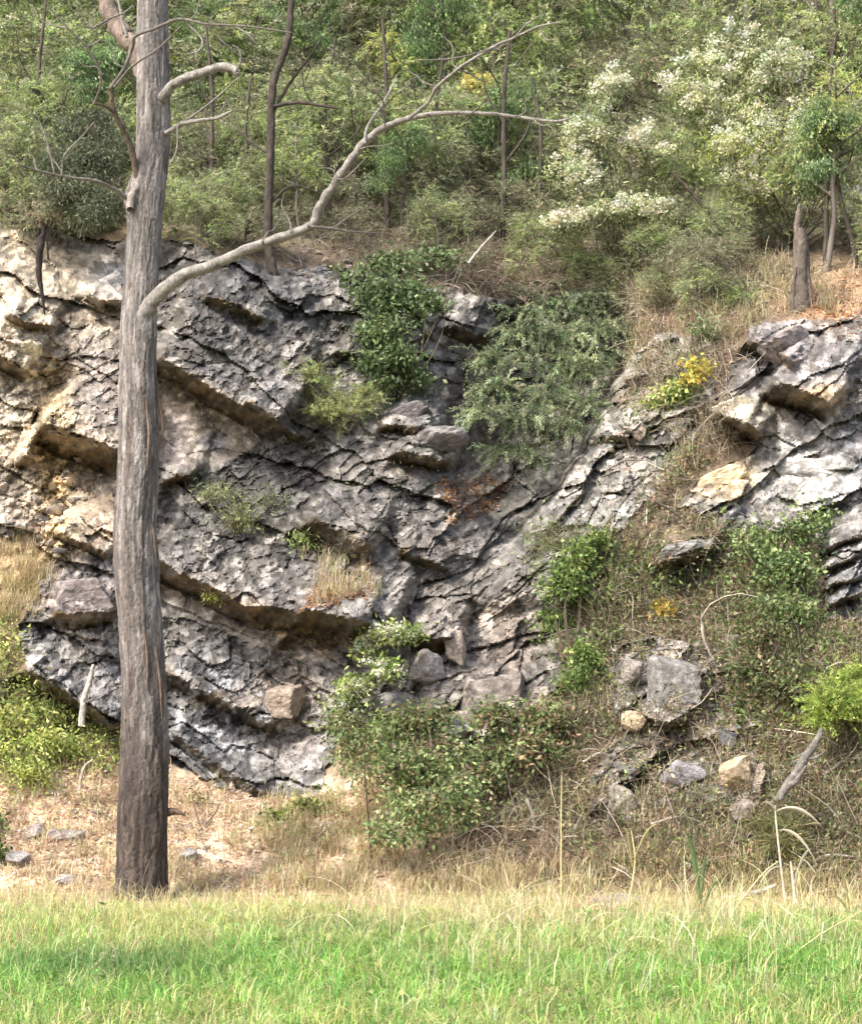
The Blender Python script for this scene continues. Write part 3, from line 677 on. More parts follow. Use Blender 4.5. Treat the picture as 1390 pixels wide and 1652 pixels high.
for pts in ([(250,600),(257,650),(262,695),(257,728)],[(214,420),(210,470),(211,520)],[(240,820),(249,870),(252,915)],[(205,900),(201,950),(205,1000)],[(236,640),(240,700),(237,760)],[(232,1010),(238,1070),(236,1120)],[(252,1050),(258,1100),(261,1160)]):
    cx_ = np.interp(pts[1][1], TR[o_, 0], TR[o_, 1]); hw_ = np.interp(pts[1][1], TR[o_, 0], TR[o_, 2]) / 2
    fx_ = np.clip((pts[1][0] - cx_) / hw_, -.98, .98); dpt = TY - math.sqrt(1 - fx_ ** 2) * hw_ * s_ * .97
    branch(pts, [1.2, 4.2, 3.6, .8][:len(pts)] if len(pts) == 4 else [1.2, 4.5, .8], (0.19, 0.14, 0.105), dpt, dpt - .01, 'bark_strip', sides=6)
# ---------------------------------------------------------------- foliage builders
def cloud(mb, lobes, nclump, per, L, W, droop, cols, spread=0.18, up=0.5, jit=0.22, shell=0.45, cj=0.22):
    """leaf clumps through ellipsoidal lobes: centre, radii, weight"""
    wts = np.array([l[2] for l in lobes], float); wts /= wts.sum()
    pick = rng.choice(len(lobes), nclump, p=wts)
    cen = np.array([l[0] for l in lobes], float)[pick]; rad = np.array([l[1] for l in lobes], float)[pick]
    cc = cen + unit(rng.normal(0, 1, (nclump, 3))) * (rng.random((nclump, 1)) ** shell) * rad
    ccol = pal(nclump, cols, cj, 0.05); cs = spread * rng.uniform(.6, 1.4, (nclump, 1))
    idx = np.repeat(np.arange(nclump), per); n = len(idx)
    p = cc[idx] + rng.normal(0, 1, (n, 3)) * cs[idx] * np.array([1, 1, .7])
    outd = unit(p - cen[idx] + 1e-6)
    ax = rng.normal(0, 1, (n, 3)) * (1 - droop) + np.array([0, 0, -1.0]) * droop * 1.6 + outd * 0.5 * (1 - droop)
    leaves(mb, p, ax, L * rng.uniform(.6, 1.3, n), W * rng.uniform(.7, 1.3, n), np.clip(ccol[idx] * np.exp(rng.normal(0, jit, (n, 1))), .004, .9), up)
    return cc
def sprays(mb, lobes, n, per, L, W, droop, cols, ln, up=.4, shell=.3, cj=.3):
    """feathery drooping sprays: leaflets along bending twigs"""
    wts = np.array([l[2] for l in lobes], float); wts /= wts.sum(); pick = rng.choice(len(lobes), n, p=wts)
    cen = np.array([l[0] for l in lobes], float)[pick]; rad = np.array([l[1] for l in lobes], float)[pick]
    o = unit(rng.normal(0, 1, (n, 3)) + np.array([0, -.5, .35])); p = cen + o * (rng.random((n, 1)) ** shell) * rad
    d = unit(o * np.array([1, 1, .6]) + np.array([-.25, -.1, .1])); ln_ = ln * rng.uniform(.5, 1.5, (n, 1)); cc = p.copy()
    col = pal(n, cols, cj, .05); st = 9; pts = []; dirs = []
    for k in range(st):
        pts.append(p); dirs.append(d); p = p + d * ln_ / st; d = unit(d + np.array([0, 0, -1.0]) * droop * 2.2 / st + rng.normal(0, .1, d.shape))
    pts = np.stack(pts, 1).reshape(-1, 3); dirs = np.stack(dirs, 1).reshape(-1, 3); m = max(1, per // st)
    idx = np.repeat(np.arange(len(pts)), m); N = len(idx)
    t = (idx % st) / st
    leaves(mb, pts[idx] + rng.normal(0, .008, (N, 3)), dirs[idx] + rng.normal(0, .55, (N, 3)), L * rng.uniform(.6, 1.2, N) * (1.1 - .5 * t), W * rng.uniform(.7, 1.2, N), np.clip(col[idx // st] * np.exp(rng.normal(0, .15, (N, 1))), .004, .9), up)
    return cc
OLIVE = [(0.36,0.46,0.15),(0.46,0.55,0.19),(0.24,0.32,0.12)]
YELL = [(0.52,0.58,0.13),(0.43,0.50,0.12),(0.60,0.62,0.18)]
DKGR = [(0.18,0.29,0.13),(0.23,0.33,0.15),(0.14,0.22,0.105)]
GREYG = [(0.31,0.34,0.19),(0.24,0.26,0.15),(0.40,0.41,0.25)]
BRWN = [(0.29,0.24,0.16),(0.25,0.21,0.15),(0.36,0.30,0.20)]
MIDG = [(0.14,0.23,0.07),(0.18,0.27,0.08),(0.11,0.18,0.06)]
def tree_proto(seed, H, spread, cols, nclump, per, L, W, droop, bark, r0, low=0.3, lobes=10, cs=.2, feather=0):
    """trunk, limbs and crown meshes of one kind of background tree"""
    global rng
    keep = rng; rng = np.random.default_rng(seed)
    bk = MB(); n = 7
    z = np.linspace(-.4, H * .92, n); wob = np.cumsum(rng.normal(0, H * .02, (n, 2)), 0)
    tp = np.stack([wob[:, 0], wob[:, 1], z], 1); tr = r0 * np.linspace(1.1, .25, n)
    tube(bk, tp, tr, 8, bark, wob=.05, sub=4)
    lb = []; limbs = MB()
    for i in range(lobes):
        t = rng.uniform(low, .95); b = np.array([np.interp(t * H, z, tp[:, k]) for k in range(3)])
        a = rng.uniform(0, 6.283); ln = spread * rng.uniform(.5, 1.1) * (1.15 - .5 * t)
        e = b + np.array([math.cos(a) * ln, math.sin(a) * ln, ln * rng.uniform(.2, .9)])
        mid = (b + e) / 2 + rng.normal(0, ln * .12, 3)
        tube(limbs, [b, mid, e], np.array([.4, .25, .1]) * r0 * 1.2, 5, bark, sub=3)
        rl = spread * rng.uniform(.20, .46)
        lb.append((e, (rl, rl, rl * rng.uniform(.6, 1.0)), rl ** 2))
    fo = MB()
    if feather: sprays(fo, lb, int(nclump * 1.5), 18, L * .8, W * .8, droop, cols, feather, cj=.42, shell=.4)
    else: cloud(fo, lb, nclump, per, L, W, droop, cols, cs, cj=.42, shell=.33)
    out = (bk.mesh('trunk', M_TWIG, True), limbs.mesh('limb', M_TWIG, True), fo.mesh('crown', M_LEAF))
    rng = keep
    return out
GB = (0.20, 0.175, 0.15); DB = (0.085, 0.072, 0.06)
PROTO = {
 'olive': [tree_proto(s, 6.5, 1.6, OLIVE, 330, 26, .16, .034, .62, GB, .09, .25, 15, .20, .55) for s in (1, 2, 3)],
 'yellow': [tree_proto(s, 4.8, 1.4, YELL, 330, 26, .12, .036, .45, GB, .06, .2, 15, .17, .4) for s in (4, 5)],
 'dark': [tree_proto(s, 5.5, 1.3, DKGR + MIDG, 330, 26, .14, .034, .55, DB, .08, .25, 13, .18) for s in (6, 7)],
 'grey': [tree_proto(s, 2.3, 0.95, GREYG + OLIVE, 460, 16, .09, .028, .4, GB, .03, .1, 18, .14, .32) for s in (8, 9)],
 'brown': [tree_proto(s, 1.9, 0.9, BRWN + GREYG + GREYG, 400, 15, .08, .022, .4, DB, .03, .1, 18, .15, .28) for s in (10, 11)],
}
KW = {'olive': ('gum_tree', 'olive drooping gum tree', 'tree'), 'yellow': ('wattle_tree', 'yellow green feathery tree', 'tree'),
      'dark': ('gum_tree', 'dark green leafy tree', 'tree'), 'grey': ('shrub', 'grey green shrub', 'shrub'), 'brown': ('shrub', 'dry brown shrub', 'shrub')}
BG = [ # px, py of the foot, kind, scale
 (-120,120,'olive',1.1),(20,150,'yellow',1.0),(110,110,'olive',1.0),(190,60,'yellow',1.2),(330,120,'yellow',1.0),(420,70,'olive',1.1),(530,110,'dark',1.1),(600,90,'yellow',1.1),(690,120,'yellow',.95),(770,90,'olive',1.1),(860,130,'olive',.9),(930,60,'yellow',1.2),(1010,110,'dark',1.1),(1090,80,'olive',1.2),(1180,140,'olive',1.0),(1270,90,'yellow',1.0),(1350,140,'yellow',1.0),(1440,110,'dark',1.1),(1520,150,'olive',1.1),
 (-60,-30,'dark',1.3),(60,-20,'olive',1.3),(170,-40,'yellow',1.4),(280,-30,'olive',1.3),(400,-40,'dark',1.3),(500,-30,'yellow',1.4),(620,-40,'olive',1.3),(720,-30,'olive',1.4),(830,-40,'dark',1.3),(960,-30,'olive',1.4),(1080,-40,'olive',1.1),(1360,-40,'yellow',1.2),(1460,-30,'olive',1.3),
 (-40,270,'grey',1.2),(60,250,'olive',.45),(150,250,'grey',1.3),(330,260,'dark',.42),(390,275,'grey',1.1),(470,280,'dark',.45),(560,250,'brown',1.3),(640,285,'yellow',.42),(700,240,'grey',1.2),(730,290,'dark',.5),(800,300,'olive',.5),(880,300,'grey',1.4),(960,290,'brown',1.3),(600,330,'brown',.8),(1380,280,'dark',.6),(1450,300,'olive',.6),
 (40,200,'grey',1.4),(250,220,'yellow',.5),(500,190,'grey',1.4),(640,190,'brown',1.4),(780,210,'yellow',.5),(860,200,'dark',.55),(300,320,'brown',.8),(380,330,'grey',.7),
 (130,335,'dark',.42),(170,350,'grey',.7),(70,300,'brown',.9),(650,390,'dark',.30),(740,400,'brown',.8),(690,410,'brown',.7),(830,400,'brown',.9),(900,420,'brown',.9),(960,430,'grey',.9),(790,360,'dark',.36),
 (1010,440,'brown',1.0),(1080,440,'brown',1.0),(1150,450,'grey',.8),(1330,440,'olive',.40),(1390,430,'dark',.40),(1120,400,'grey',.9),
 (930,500,'grey',.7),(990,520,'brown',.8),(1070,510,'brown',.7),(1130,520,'grey',.6),(880,460,'grey',.9),(760,450,'brown',.6),(1450,440,'grey',1.0),(350,390,'brown',.5),(560,405,'brown',.5),
] + [(float(x), float(y), k, sc) for x, y, k, sc in [(-80,60,'yellow',1.1),(70,70,'olive',1.0),(150,20,'dark',.9),(250,20,'yellow',1.1),(310,60,'dark',.9),(370,180,'grey',1.5),(450,130,'yellow',.8),(480,20,'olive',1.1),(560,40,'yellow',1.1),(650,30,'yellow',1.1),(660,150,'dark',.6),(740,30,'dark',1.0),(800,150,'grey',1.6),(840,40,'yellow',1.0),(900,170,'dark',.7),(900,10,'olive',1.1),(980,20,'yellow',1.1),(1050,150,'yellow',.8),(1130,30,'dark',1.0),(1240,150,'olive',.8),(1310,50,'yellow',1.1),(1390,70,'olive',.9),(-20,210,'grey',1.6),(100,180,'grey',1.7),(300,200,'olive',.6),(350,230,'grey',1.5),(430,220,'grey',1.5),(540,220,'olive',.6),(590,230,'grey',1.6),(680,200,'grey',1.5),(720,220,'olive',.55),(820,240,'grey',1.5),(1000,220,'grey',1.5),(1310,210,'grey',1.6),(1380,210,'olive',.7),(10,310,'grey',1.0),(90,325,'brown',.9),(280,330,'grey',.9),(420,320,'brown',1.1),(480,330,'grey',.9),(530,320,'grey',1.0),(690,330,'grey',1.1),(760,330,'brown',1.2),(850,340,'grey',1.1),(910,350,'brown',1.1),(1050,380,'grey',1.1),(1380,360,'yellow',.4)]]
LAND = [(-999,'at the left edge'),(90,'left of the big trunk'),(215,'behind the big trunk'),(300,'just right of the big trunk'),(470,'behind the slender dark trunk'),(590,'above the bare forked limb'),(720,'behind the tip of the bare limb'),(880,'left of the white blossom shrub'),(990,'behind the white blossom shrub'),(1200,'behind the grey stump'),(1340,'at the right edge')]
def where(px, py):
    s = [t for x, t in LAND if px >= x][-1]
    row = 'on the upper hillside' if py < 0 else 'high on the hillside' if py < 160 else 'midway up the hillside' if py < 260 else 'low on the hillside' if py < 345 else 'at the cliff top' if py < 450 else 'on the cliff edge'
    return row + ', ' + s
def cat_of(k): return k in ('olive', 'yellow', 'dark')
_u = np.random.default_rng(77)
for _k in range(46):
    BG.append((_u.uniform(-40, 900), _u.uniform(340, 400), ['brown', 'grey', 'brown'][_k % 3], _u.uniform(.4, .85)))
for _k in range(24):
    BG.append((_u.uniform(900, 1190), _u.uniform(400, 500), ['brown', 'grey', 'brown'][_k % 3], _u.uniform(.45, .8)))
for _k in range(75):
    BG.append((_u.uniform(-60, 1450), _u.uniform(205, 420), ['grey', 'brown', 'grey', 'olive', 'brown'][_k % 5], 0.24 if _k % 5 == 3 else _u.uniform(.7, 1.25)))
for n, (px, py, kd, sc) in enumerate(BG):
    sc = sc * (1 if cat_of(kd) else .45 if py >= 380 else .62 if py >= 290 else .8 if py > 200 else 1)
    nm, words, cat = KW[kd]; tk, lm, cr = PROTO[kd][n % len(PROTO[kd])]
    lab = words + ' ' + where(px, py)
    o = empty(nm, tuple(surf(px, py)), lab, cat, 'trees of the hillside' if cat == 'tree' else 'shrubs of the hillside and cliff top')
    o.scale = (sc * rng.uniform(.9, 1.15),) * 2 + (sc * rng.uniform(.9, 1.1),); o.rotation_euler = (rng.uniform(-.06, .06), rng.uniform(-.08, .08), rng.uniform(0, 6.28))
    link('trunk', tk, o); link('limb', lm, o); link('crown', cr, o)

# bare and dark trunks that stand out on the hillside
def pole(pts, rads, label, col, Y, name='bare_tree', cat='tree', group=None, extra=()):
    if name in ('bare_tree', 'dead_tree'):      # rooted where it stands, with a flare at the foot
        Y = surf(pts[0][0], pts[0][1])[1]
        pts = [(pts[0][0], pts[0][1] + 10)] + list(pts); rads = [rads[0] * 1.5] + list(rads)
    s = Y / F; l0 = ray(pts[0][0], pts[0][1], Y); e = empty(name, tuple(l0), label, cat, group)
    def seg(p, r, nm, y1=0.0):
        m = MB(); tube(m, [ray(x, y, Y + y1 * i / max(1, len(p) - 1)) - l0 for i, (x, y) in enumerate(p)], np.array(r) * s, 9, col, wob=.12 if max(r) < 8 else .045, sub=7)
        for i, c in enumerate(m.c): m.c[i] = np.array(col) * np.exp(rng.normal(0, .2, (len(c), 1)))
        return m.build(nm, M_BARK, e, True)
    seg(pts, rads, 'trunk')
    for p, r in extra: seg(p, r, 'branch', rng.uniform(-.4, .4))
    return e
pole([(440,440),(434,400),(433,330),(436,250),(438,170),(442,130),(452,100),(465,60),(470,0),(478,-60)], [9,8,7,7,6.5,6,6,6,5,5], 'slender dark tree trunk at the cliff top, its upper part bleached white', (0.075,0.062,0.052), 23.7, 'dead_tree', 'tree', None,
     [([(438,172),(480,165),(545,174)], [3.5,3,2]), ([(436,250),(400,225),(380,200)], [2.5,2,1.2]), ([(440,180),(470,130),(500,90),(520,60)], [3,2.6,2,1.2]), ([(434,330),(470,300),(520,312)], [2.2,1.8,1])])
pole([(845,345),(848,300),(846,250),(842,190)], [6,5.5,5,4], 'short dark trunk low on the hillside, left of the blossom shrub', (0.09,0.075,0.062), 27.5)
pole([(38,170),(30,120),(22,60),(14,-20)], [7,6.5,6,5], 'thin grey trunk near the left edge of the hillside', (0.25,0.23,0.21), 27)
pole([(1390,190),(1385,110),(1378,60),(1372,0),(1368,-60)], [17,16,14,13,12], 'thick dark trunk at the top right corner', (0.085,0.072,0.065), 28, extra=[([(1380,115),(1340,92),(1318,78)], [5,4,2]), ([(1345,95),(1335,60),(1322,20)], [3,2.6,2])])
pole([(1275,60),(1272,0),(1268,-80)], [9,9,8], 'pale grey trunk near the top edge right of the blossom', (0.33,0.30,0.27), 34)
pole([(1195,50),(1210,10),(1225,-60)], [8,7,6], 'leaning dark trunk against the bright sky gap', (0.07,0.06,0.055), 36)
pole([(1020,110),(1008,80),(995,45),(988,0)], [7,7,6,5], 'dark leaning trunk above the blossom shrub', (0.10,0.085,0.07), 31)
pole([(1230,340),(1228,260),(1230,190),(1226,130)], [5,4.5,4,3], 'thin upright dark sapling in the blossom shrub', (0.075,0.068,0.06), 25.4)
pole([(1178,445),(1170,400),(1150,355),(1110,305),(1080,275)], [5,4.5,4,3.2,2], 'thin bent dark sapling leaning left over the cliff top', (0.08,0.065,0.05), 24.4)
pole([(1218,350),(1215,320),(1205,290),(1160,190),(1150,165)], [4,4,3.5,2.5,1.5], 'thin crooked dark stem behind the bent sapling', (0.085,0.07,0.055), 25.2)
pole([(705,200),(690,150),(700,60),(710,-20)], [5,5,4.5,4], 'thin dark trunk behind the bare forked limb', (0.11,0.095,0.075), 32)
pole([(600,130),(596,60),(590,-30)], [5,4.5,4], 'thin brown trunk in the yellow green foliage', (0.14,0.12,0.09), 33)
pole([(770,240),(775,290),(772,330)], [4,4,4], 'short dark post like trunk left of the bare hillside', (0.10,0.085,0.07), 28)
for px, py, ht, r, lean, c, lab in [(60,330,330,4,14,.11,'thin crooked sapling at the cliff top, far left'),(345,345,310,4.5,-14,.10,'slim dark sapling at the cliff top right of the big trunk'),(395,350,230,3.5,10,.13,'slim brown sapling left of the slender dark trunk'),(520,360,300,4,22,.09,'slim dark sapling crossing behind the bare limb'),(575,355,210,3,-14,.12,'thin brown stem under the bare limb'),(625,360,330,5,-8,.10,'taller dark sapling under the arch of the bare limb'),(700,365,280,4,16,.08,'dark sapling below the middle of the bare limb'),(760,372,190,3,-10,.10,'short thin stem right of the fallen twig'),(810,380,330,5,12,.09,'tall dark sapling left of the first blossom shrub'),(875,375,250,4,-16,.11,'leaning thin stem against the first blossom shrub'),(1330,430,330,4.5,12,.10,'thin dark sapling right of the grey stump'),(95,250,330,5,8,.12,'thin brown trunk left of the charred branch'),(345,215,300,4.5,-10,.10,'thin dark trunk right of the broken white stub'),(500,235,330,5,12,.14,'thin brown trunk right of the slender dark trunk'),(540,300,190,4,-6,.09,'thin dark stem above the fork of the bare limb'),(660,300,160,5,4,.08,'dark stem under the arch of the bare limb'),(880,190,260,6,-12,.11,'dark trunk left of the dark leaning trunk'),(920,330,150,4,10,.10,'thin stem at the left edge of the blossom shrub'),(1345,250,330,7,-8,.13,'brown trunk at the right, left of the corner trunk'),(815,160,220,6,10,.12,'leaning trunk behind the raised fork of the bare limb'),(1120,120,200,5,-6,.10,'thin dark trunk above the second blossom shrub')]:
    Yp = surf(px, py)[1]
    pole([(px,py+6),(px+lean*.3,py-ht*.3),(px+lean*.2,py-ht*.65),(px+lean,py-ht)], [r,r*.9,r*.75,r*.5], lab, (c,c*.84,c*.68), Yp, extra=[([(px+lean*.3,py-ht*.35),(px+lean*2+14,py-ht*.5),(px+lean*2+24,py-ht*.62)], [r*.45,r*.35,r*.15]), ([(px+lean*.2,py-ht*.55),(px-26,py-ht*.7),(px-34,py-ht*.85)], [r*.4,r*.3,r*.15])])
# grey stump
st_ = pole([(1294,506),(1291,470),(1290,430),(1292,395),(1291,368)], [16,12.5,11,10,5], 'weathered grey tree stump with split bark at the cliff top', (0.15,0.125,0.105), surf(1294, 496)[1] - .05, 'tree_stump', 'stump',
     extra=[([(1286,470),(1285,400),(1287,350),(1290,327)], [6,6,5.5,2]), ([(1300,480),(1299,420),(1296,385),(1297,372)], [8,7,6,3]), ([(1280,500),(1279,462),(1284,430)], [6,4,1.5]), ([(1303,500),(1306,470),(1301,430)], [7,5,2])])
for ch in st_.children:
    if ch.name.startswith('branch'): ch.name = 'bark_splinter'
pole([(1281,520),(1279,470),(1282,430)], [3.5,3.2,2.5], 'thin bleached stick standing against the stump', (0.45,0.42,0.37), 23.7, 'dead_stick', 'stick')
pole([(132,1172),(135,1130),(146,1095),(150,1072)], [5.5,5,4,2.5], 'bleached white stick standing left of the trunk under a ledge', (0.50,0.47,0.42), 20.9, 'dead_stick', 'stick')
pole([(74,520),(68,475),(63,440),(65,400),(72,365)], [.8,3,5,5.5,3], 'dark root hanging down the pale left face', (0.035,0.03,0.028), 22.85, 'hanging_root', 'root')
pole([(48,140),(62,150),(70,165)], [3,4,4], 'short black charred branch near the left edge', (0.03,0.028,0.026), 25, 'charred_branch', 'branch')
pole([(1256,1290),(1268,1270),(1284,1248),(1296,1226),(1312,1204),(1326,1176)], [7,8,7.5,7.5,6.5,4], 'grey lichened dead log leaning in the brush at right', (0.20,0.185,0.165), 18.75, 'dead_log', 'log', None,
     [([(1262,1276),(1282,1262),(1300,1236)], [5,5,2]), ([(1300,1224),(1318,1222),(1332,1210)], [3,2.4,1])])
pole([(1170,1450),(1220,1440),(1252,1428)], [4,4,3], 'pale dry stick lying at the grass edge on the right', (0.48,0.44,0.38), 18.0, 'dead_stick', 'stick')
pole([(1132,1005),(1135,1030),(1145,1055),(1158,1072)], [2.5,2.5,2.2,1.5], 'pale curved twig on the slope above the grey block', (0.50,0.44,0.36), 20.5, 'dead_twig', 'stick')
pole([(755,425),(775,400),(800,372)], [3,2.5,1.5], 'fallen bare twig at the cliff edge above the leafy bush', (0.42,0.38,0.33), 24.9, 'dead_twig', 'stick')
pole([(128,1275),(135,1240),(150,1225)], [3,2.5,1.5], 'thin pale stick in the litter left of the trunk', (0.46,0.40,0.32), 20.2, 'dead_twig', 'stick')

for pts, w_, lab, c in [([(1290,1330),(1335,1310),(1380,1318)],3.5,'dark fallen branch lying right of the log',.14),([(1180,1360),(1215,1348),(1248,1362)],3,'short dark fallen branch below the tan boulder',.12),([(1330,1250),(1362,1228),(1395,1222)],3.5,'grey fallen branch under the feathery bush',.24),([(1050,1330),(1095,1318),(1130,1326)],2.6,'pale fallen twig below the dark flat rock',.42),([(940,1230),(968,1215),(990,1222)],2.4,'pale twig lying left of the small tan boulder',.40),([(1060,810),(1100,835),(1130,862)],2.6,'dark twig hanging over the flat grey slab',.13),([(975,760),(1010,742),(1050,745)],2.4,'thin grey twig lying on the pale ridge',.26),([(1310,1060),(1345,1085),(1372,1080)],2.4,'brown twig above the feathery bush',.20),([(850,1290),(862,1330),(858,1380)],2.6,'pale upright twig right of the bramble thicket',.38),([(1300,1395),(1340,1380),(1385,1384)],3,'pale fallen branch behind the split reed',.36)]:
    m_ = pts[1]; Yp = surf(m_[0], m_[1])[1] - .14
    pole(pts, [w_, w_ * .85, w_ * .4], lab, (c, c * .86, c * .72), Yp, 'fallen_branch', 'branch', None, [([m_, (m_[0] + 14, m_[1] - 16), (m_[0] + 22, m_[1] - 30)], [w_ * .5, w_ * .4, w_ * .2])])
# ---------------------------------------------------------------- the shrubs of the face, one by one
def lobe(px, py, rx, ry, dy=-0.25, wgt=None, dz=None):
    c = surf(px, py); s = c[1] / F
    return (c + np.array([0, dy, 0]), (rx * s, (dz or min(rx, ry) * .8) * s if dz is None else dz, ry * s), wgt or rx * ry)
def shrub(name, label, cat, root, lobes, ncl, per, L, W, droop, cols, cs=.09, up=.6, stems=10, stemcol=(0.12,0.095,0.07), mat=None, sr=.010, flowers=None, group=None, shell=.45, spray=False):
    r0 = surf(*root); e = empty(name, tuple(r0), label, cat, group)
    lb = []
    for l in lobes:
        c, r, wg = np.array(l[0]) - r0, np.array(l[1]), l[2]
        for k in range(5):
            f = rng.uniform(.25, .55)
            lb.append((c + unit(rng.normal(0, 1, 3)) * r * rng.uniform(.3, 1.0), r * f * np.array([1, 1, rng.uniform(.5, 1)]), wg * f * f))
        lb.append((c, r * .6, wg * .25))
    fo = MB(); cc = (sprays if spray else cloud)(fo, lb, ncl, per, L, W, droop, cols, cs, up, shell=shell, cj=.34)
    fo.build('foliage', mat or M_LEAF, e)
    sm = MB()
    for k in rng.choice(len(cc), stems, replace=False):
        t = cc[k]; mid = t * .5 + rng.normal(0, .12, 3) * np.linalg.norm(t)
        tube(sm, [np.zeros(3), mid, t], [sr, sr * .7, sr * .3], 5, stemcol, sub=4)
    sm.build('stem', M_TWIG, e, True)
    if flowers is not None:
        nf, fl, fcol = flowers; f = MB()
        lb2 = [(l[0] + np.array([0, -.05, 0]), tuple(1.08 * q for q in l[1]), l[2]) for l in lb]
        cloud(f, lb2, nf, 34, fl, fl * .85, 0.0, fcol, fl * 1.05, 1.0, .12, .5, .08)
        f.build('blossom', M_PETAL, e)
    return e
def lob2(px, py, rx, ry, Y): return (ray(px, py, Y), (rx * Y / F, min(rx, ry) * .8 * Y / F, ry * Y / F), rx * ry)
# grey green hanging shrub in the gully
drp = [(0.22,0.28,0.14),(0.30,0.355,0.19),(0.11,0.15,0.08),(0.37,0.42,0.24)]
shrub('hanging_shrub', 'large grey green weeping shrub hanging in the dark gully of the fold', 'shrub', (940,560),
      [lobe(px, py, rx, ry * .62, dy * (1.8 if 540 < py < 740 else 1.3)) for px, py, rx, ry, dy in [(955,500,40,22,-.4),(905,520,44,24,-.55),(985,545,30,26,-.3),(860,530,40,20,-.7),(930,565,50,26,-.65),(870,580,44,24,-.85),(820,575,38,20,-.85),(790,620,34,22,-.9),(850,625,46,24,-1.0),(915,625,44,26,-.85),(955,600,30,24,-.5),(800,670,40,22,-1.05),(865,675,42,24,-1.05),(920,685,34,24,-.75),(770,705,28,20,-.95),(825,715,40,22,-1.15),(885,725,34,22,-.95),(800,752,36,18,-1.1),(850,762,34,16,-1.0)]],
      1150, 54, .062, .012, .78, drp, .30, .5, 34, (0.10,0.085,0.07), shell=.2, spray=True)
grn = [(0.14,0.205,0.075),(0.19,0.255,0.10),(0.10,0.15,0.055)]
shrub('leafy_bush', 'bright green broad leaved bush on the dark rock below the cliff top', 'shrub', (650,640),
      [lobe(640,440,56,26,-.35),lobe(700,425,34,20,-.3),lobe(610,480,42,32,-.35),lobe(650,500,52,40,-.4),lobe(610,540,44,32,-.35),lobe(640,580,52,34,-.35),lobe(660,610,40,24,-.3),lobe(575,455,26,18,-.3),lobe(612,625,30,18,-.3)],
      560, 14, .068, .038, .25, grn, .085, 1.0, 18, (0.12,0.10,0.07), M_GLOSSY_LEAF)
shrub('pale_bush', 'small pale yellow green feathery bush left of the dark smooth rock', 'shrub', (560,700),
      [lobe(560,670,44,34,-.25),lobe(530,640,30,26,-.2),lobe(590,650,26,26,-.2),lobe(500,610,30,18,-.15)], 380, 36, .055, .009, .2, [(0.33,0.37,0.14),(0.28,0.31,0.14),(0.38,0.41,0.17)], .2, .5, 20, spray=True)
shrub('low_bush', 'sparse olive bush growing on the dark face right of the trunk', 'shrub', (380,860),
      [lobe(350,800,40,22,-.15),lobe(385,835,36,26,-.15),lobe(430,800,26,16,-.1)], 110, 13, .07, .014, .3, [(0.26,0.30,0.12),(0.22,0.25,0.11)], .08, .5, 14)
shrub('low_bush', 'small dim bush in the shadow under the middle ledge', 'shrub', (495,900),
      [lobe(490,870,26,34,-.1)], 50, 12, .07, .014, .3, OLIVE, .08, .5, 8)
shrub('low_bush', 'tiny yellow green tuft on the lip of the lower ledge', 'shrub', (365,975), [lobe(350,965,18,10,-.15)], 24, 10, .05, .012, .2, YELL, .04)
shrub('flowering_bush', 'small bush with cream white flower heads at the fold', 'shrub', (620,1110),
      [lobe(640,1030,44,18,-.75),lobe(602,1045,24,24,-.7),lobe(615,1078,34,20,-.7),lobe(580,1110,30,16,-.4)], 150, 13, .07, .035, .2, [(0.32,0.42,0.11),(0.25,0.33,0.09)], .06, 1.0, 12, flowers=(120, .03, [(0.82,0.82,0.56),(0.86,0.86,0.70)]))
brm = [(0.20,0.30,0.09),(0.26,0.35,0.12),(0.14,0.21,0.07),(0.35,0.42,0.16)]
shrub('bramble_thicket', 'broad green bramble thicket at the foot of the fold', 'shrub', (680,1340),
      [lobe(575,1175,72,46,-.5),lobe(650,1175,72,50,-.6),lobe(560,1130,40,34,-.4),lobe(700,1160,44,30,-.5),lobe(640,1250,60,50,-.8),lobe(690,1240,60,50,-.8),lobe(680,1310,60,44,-.9),lobe(740,1290,46,50,-.7),lobe(740,1220,36,34,-.6),lobe(560,1215,40,30,-.4),lobe(540,1160,30,22,-.3),lobe(640,1340,40,28,-.8)],
      640, 14, .058, .034, .25, brm + [(0.30,0.24,0.12)], .09, 1.0, 40, (0.16,0.12,0.08), M_GLOSSY_LEAF)
shrub('bramble', 'green bramble arching over the flat topped brown block', 'shrub', (860,1250),
      [lobe(830,1170,60,30,-.4),lobe(880,1150,36,34,-.4),lobe(800,1215,46,34,-.5),lobe(860,1220,40,34,-.5),lobe(790,1255,40,26,-.5)], 380, 14, .060, .036, .25, [(0.14,0.20,0.065),(0.19,0.245,0.08),(0.24,0.17,0.09)], .08, 1.0, 26, mat=M_GLOSSY_LEAF)
shrub('climbing_vine', 'bright green vine trailing down the slope beside the grey limb', 'vine', (930,1090),
      [lobe(935,900,34,22,-.2),lobe(915,950,34,30,-.2),lobe(895,1000,26,16,-.2),lobe(940,1060,24,28,-.2),lobe(925,1100,20,24,-.2),lobe(965,870,20,14,-.2)], 260, 14, .06, .036, .2, [(0.27,0.36,0.085),(0.20,0.28,0.07),(0.14,0.21,0.065)], .075, 1.0, 16)
shrub('pale_bush', 'pale grass like bush at the top of the brown slope', 'shrub', (910,890), [lobe(900,870,50,34,-.15),lobe(950,860,26,26,-.12)], 110, 14, .11, .009, -.1, [(0.30,0.30,0.17),(0.26,0.27,0.14)], .08, .3, 10)
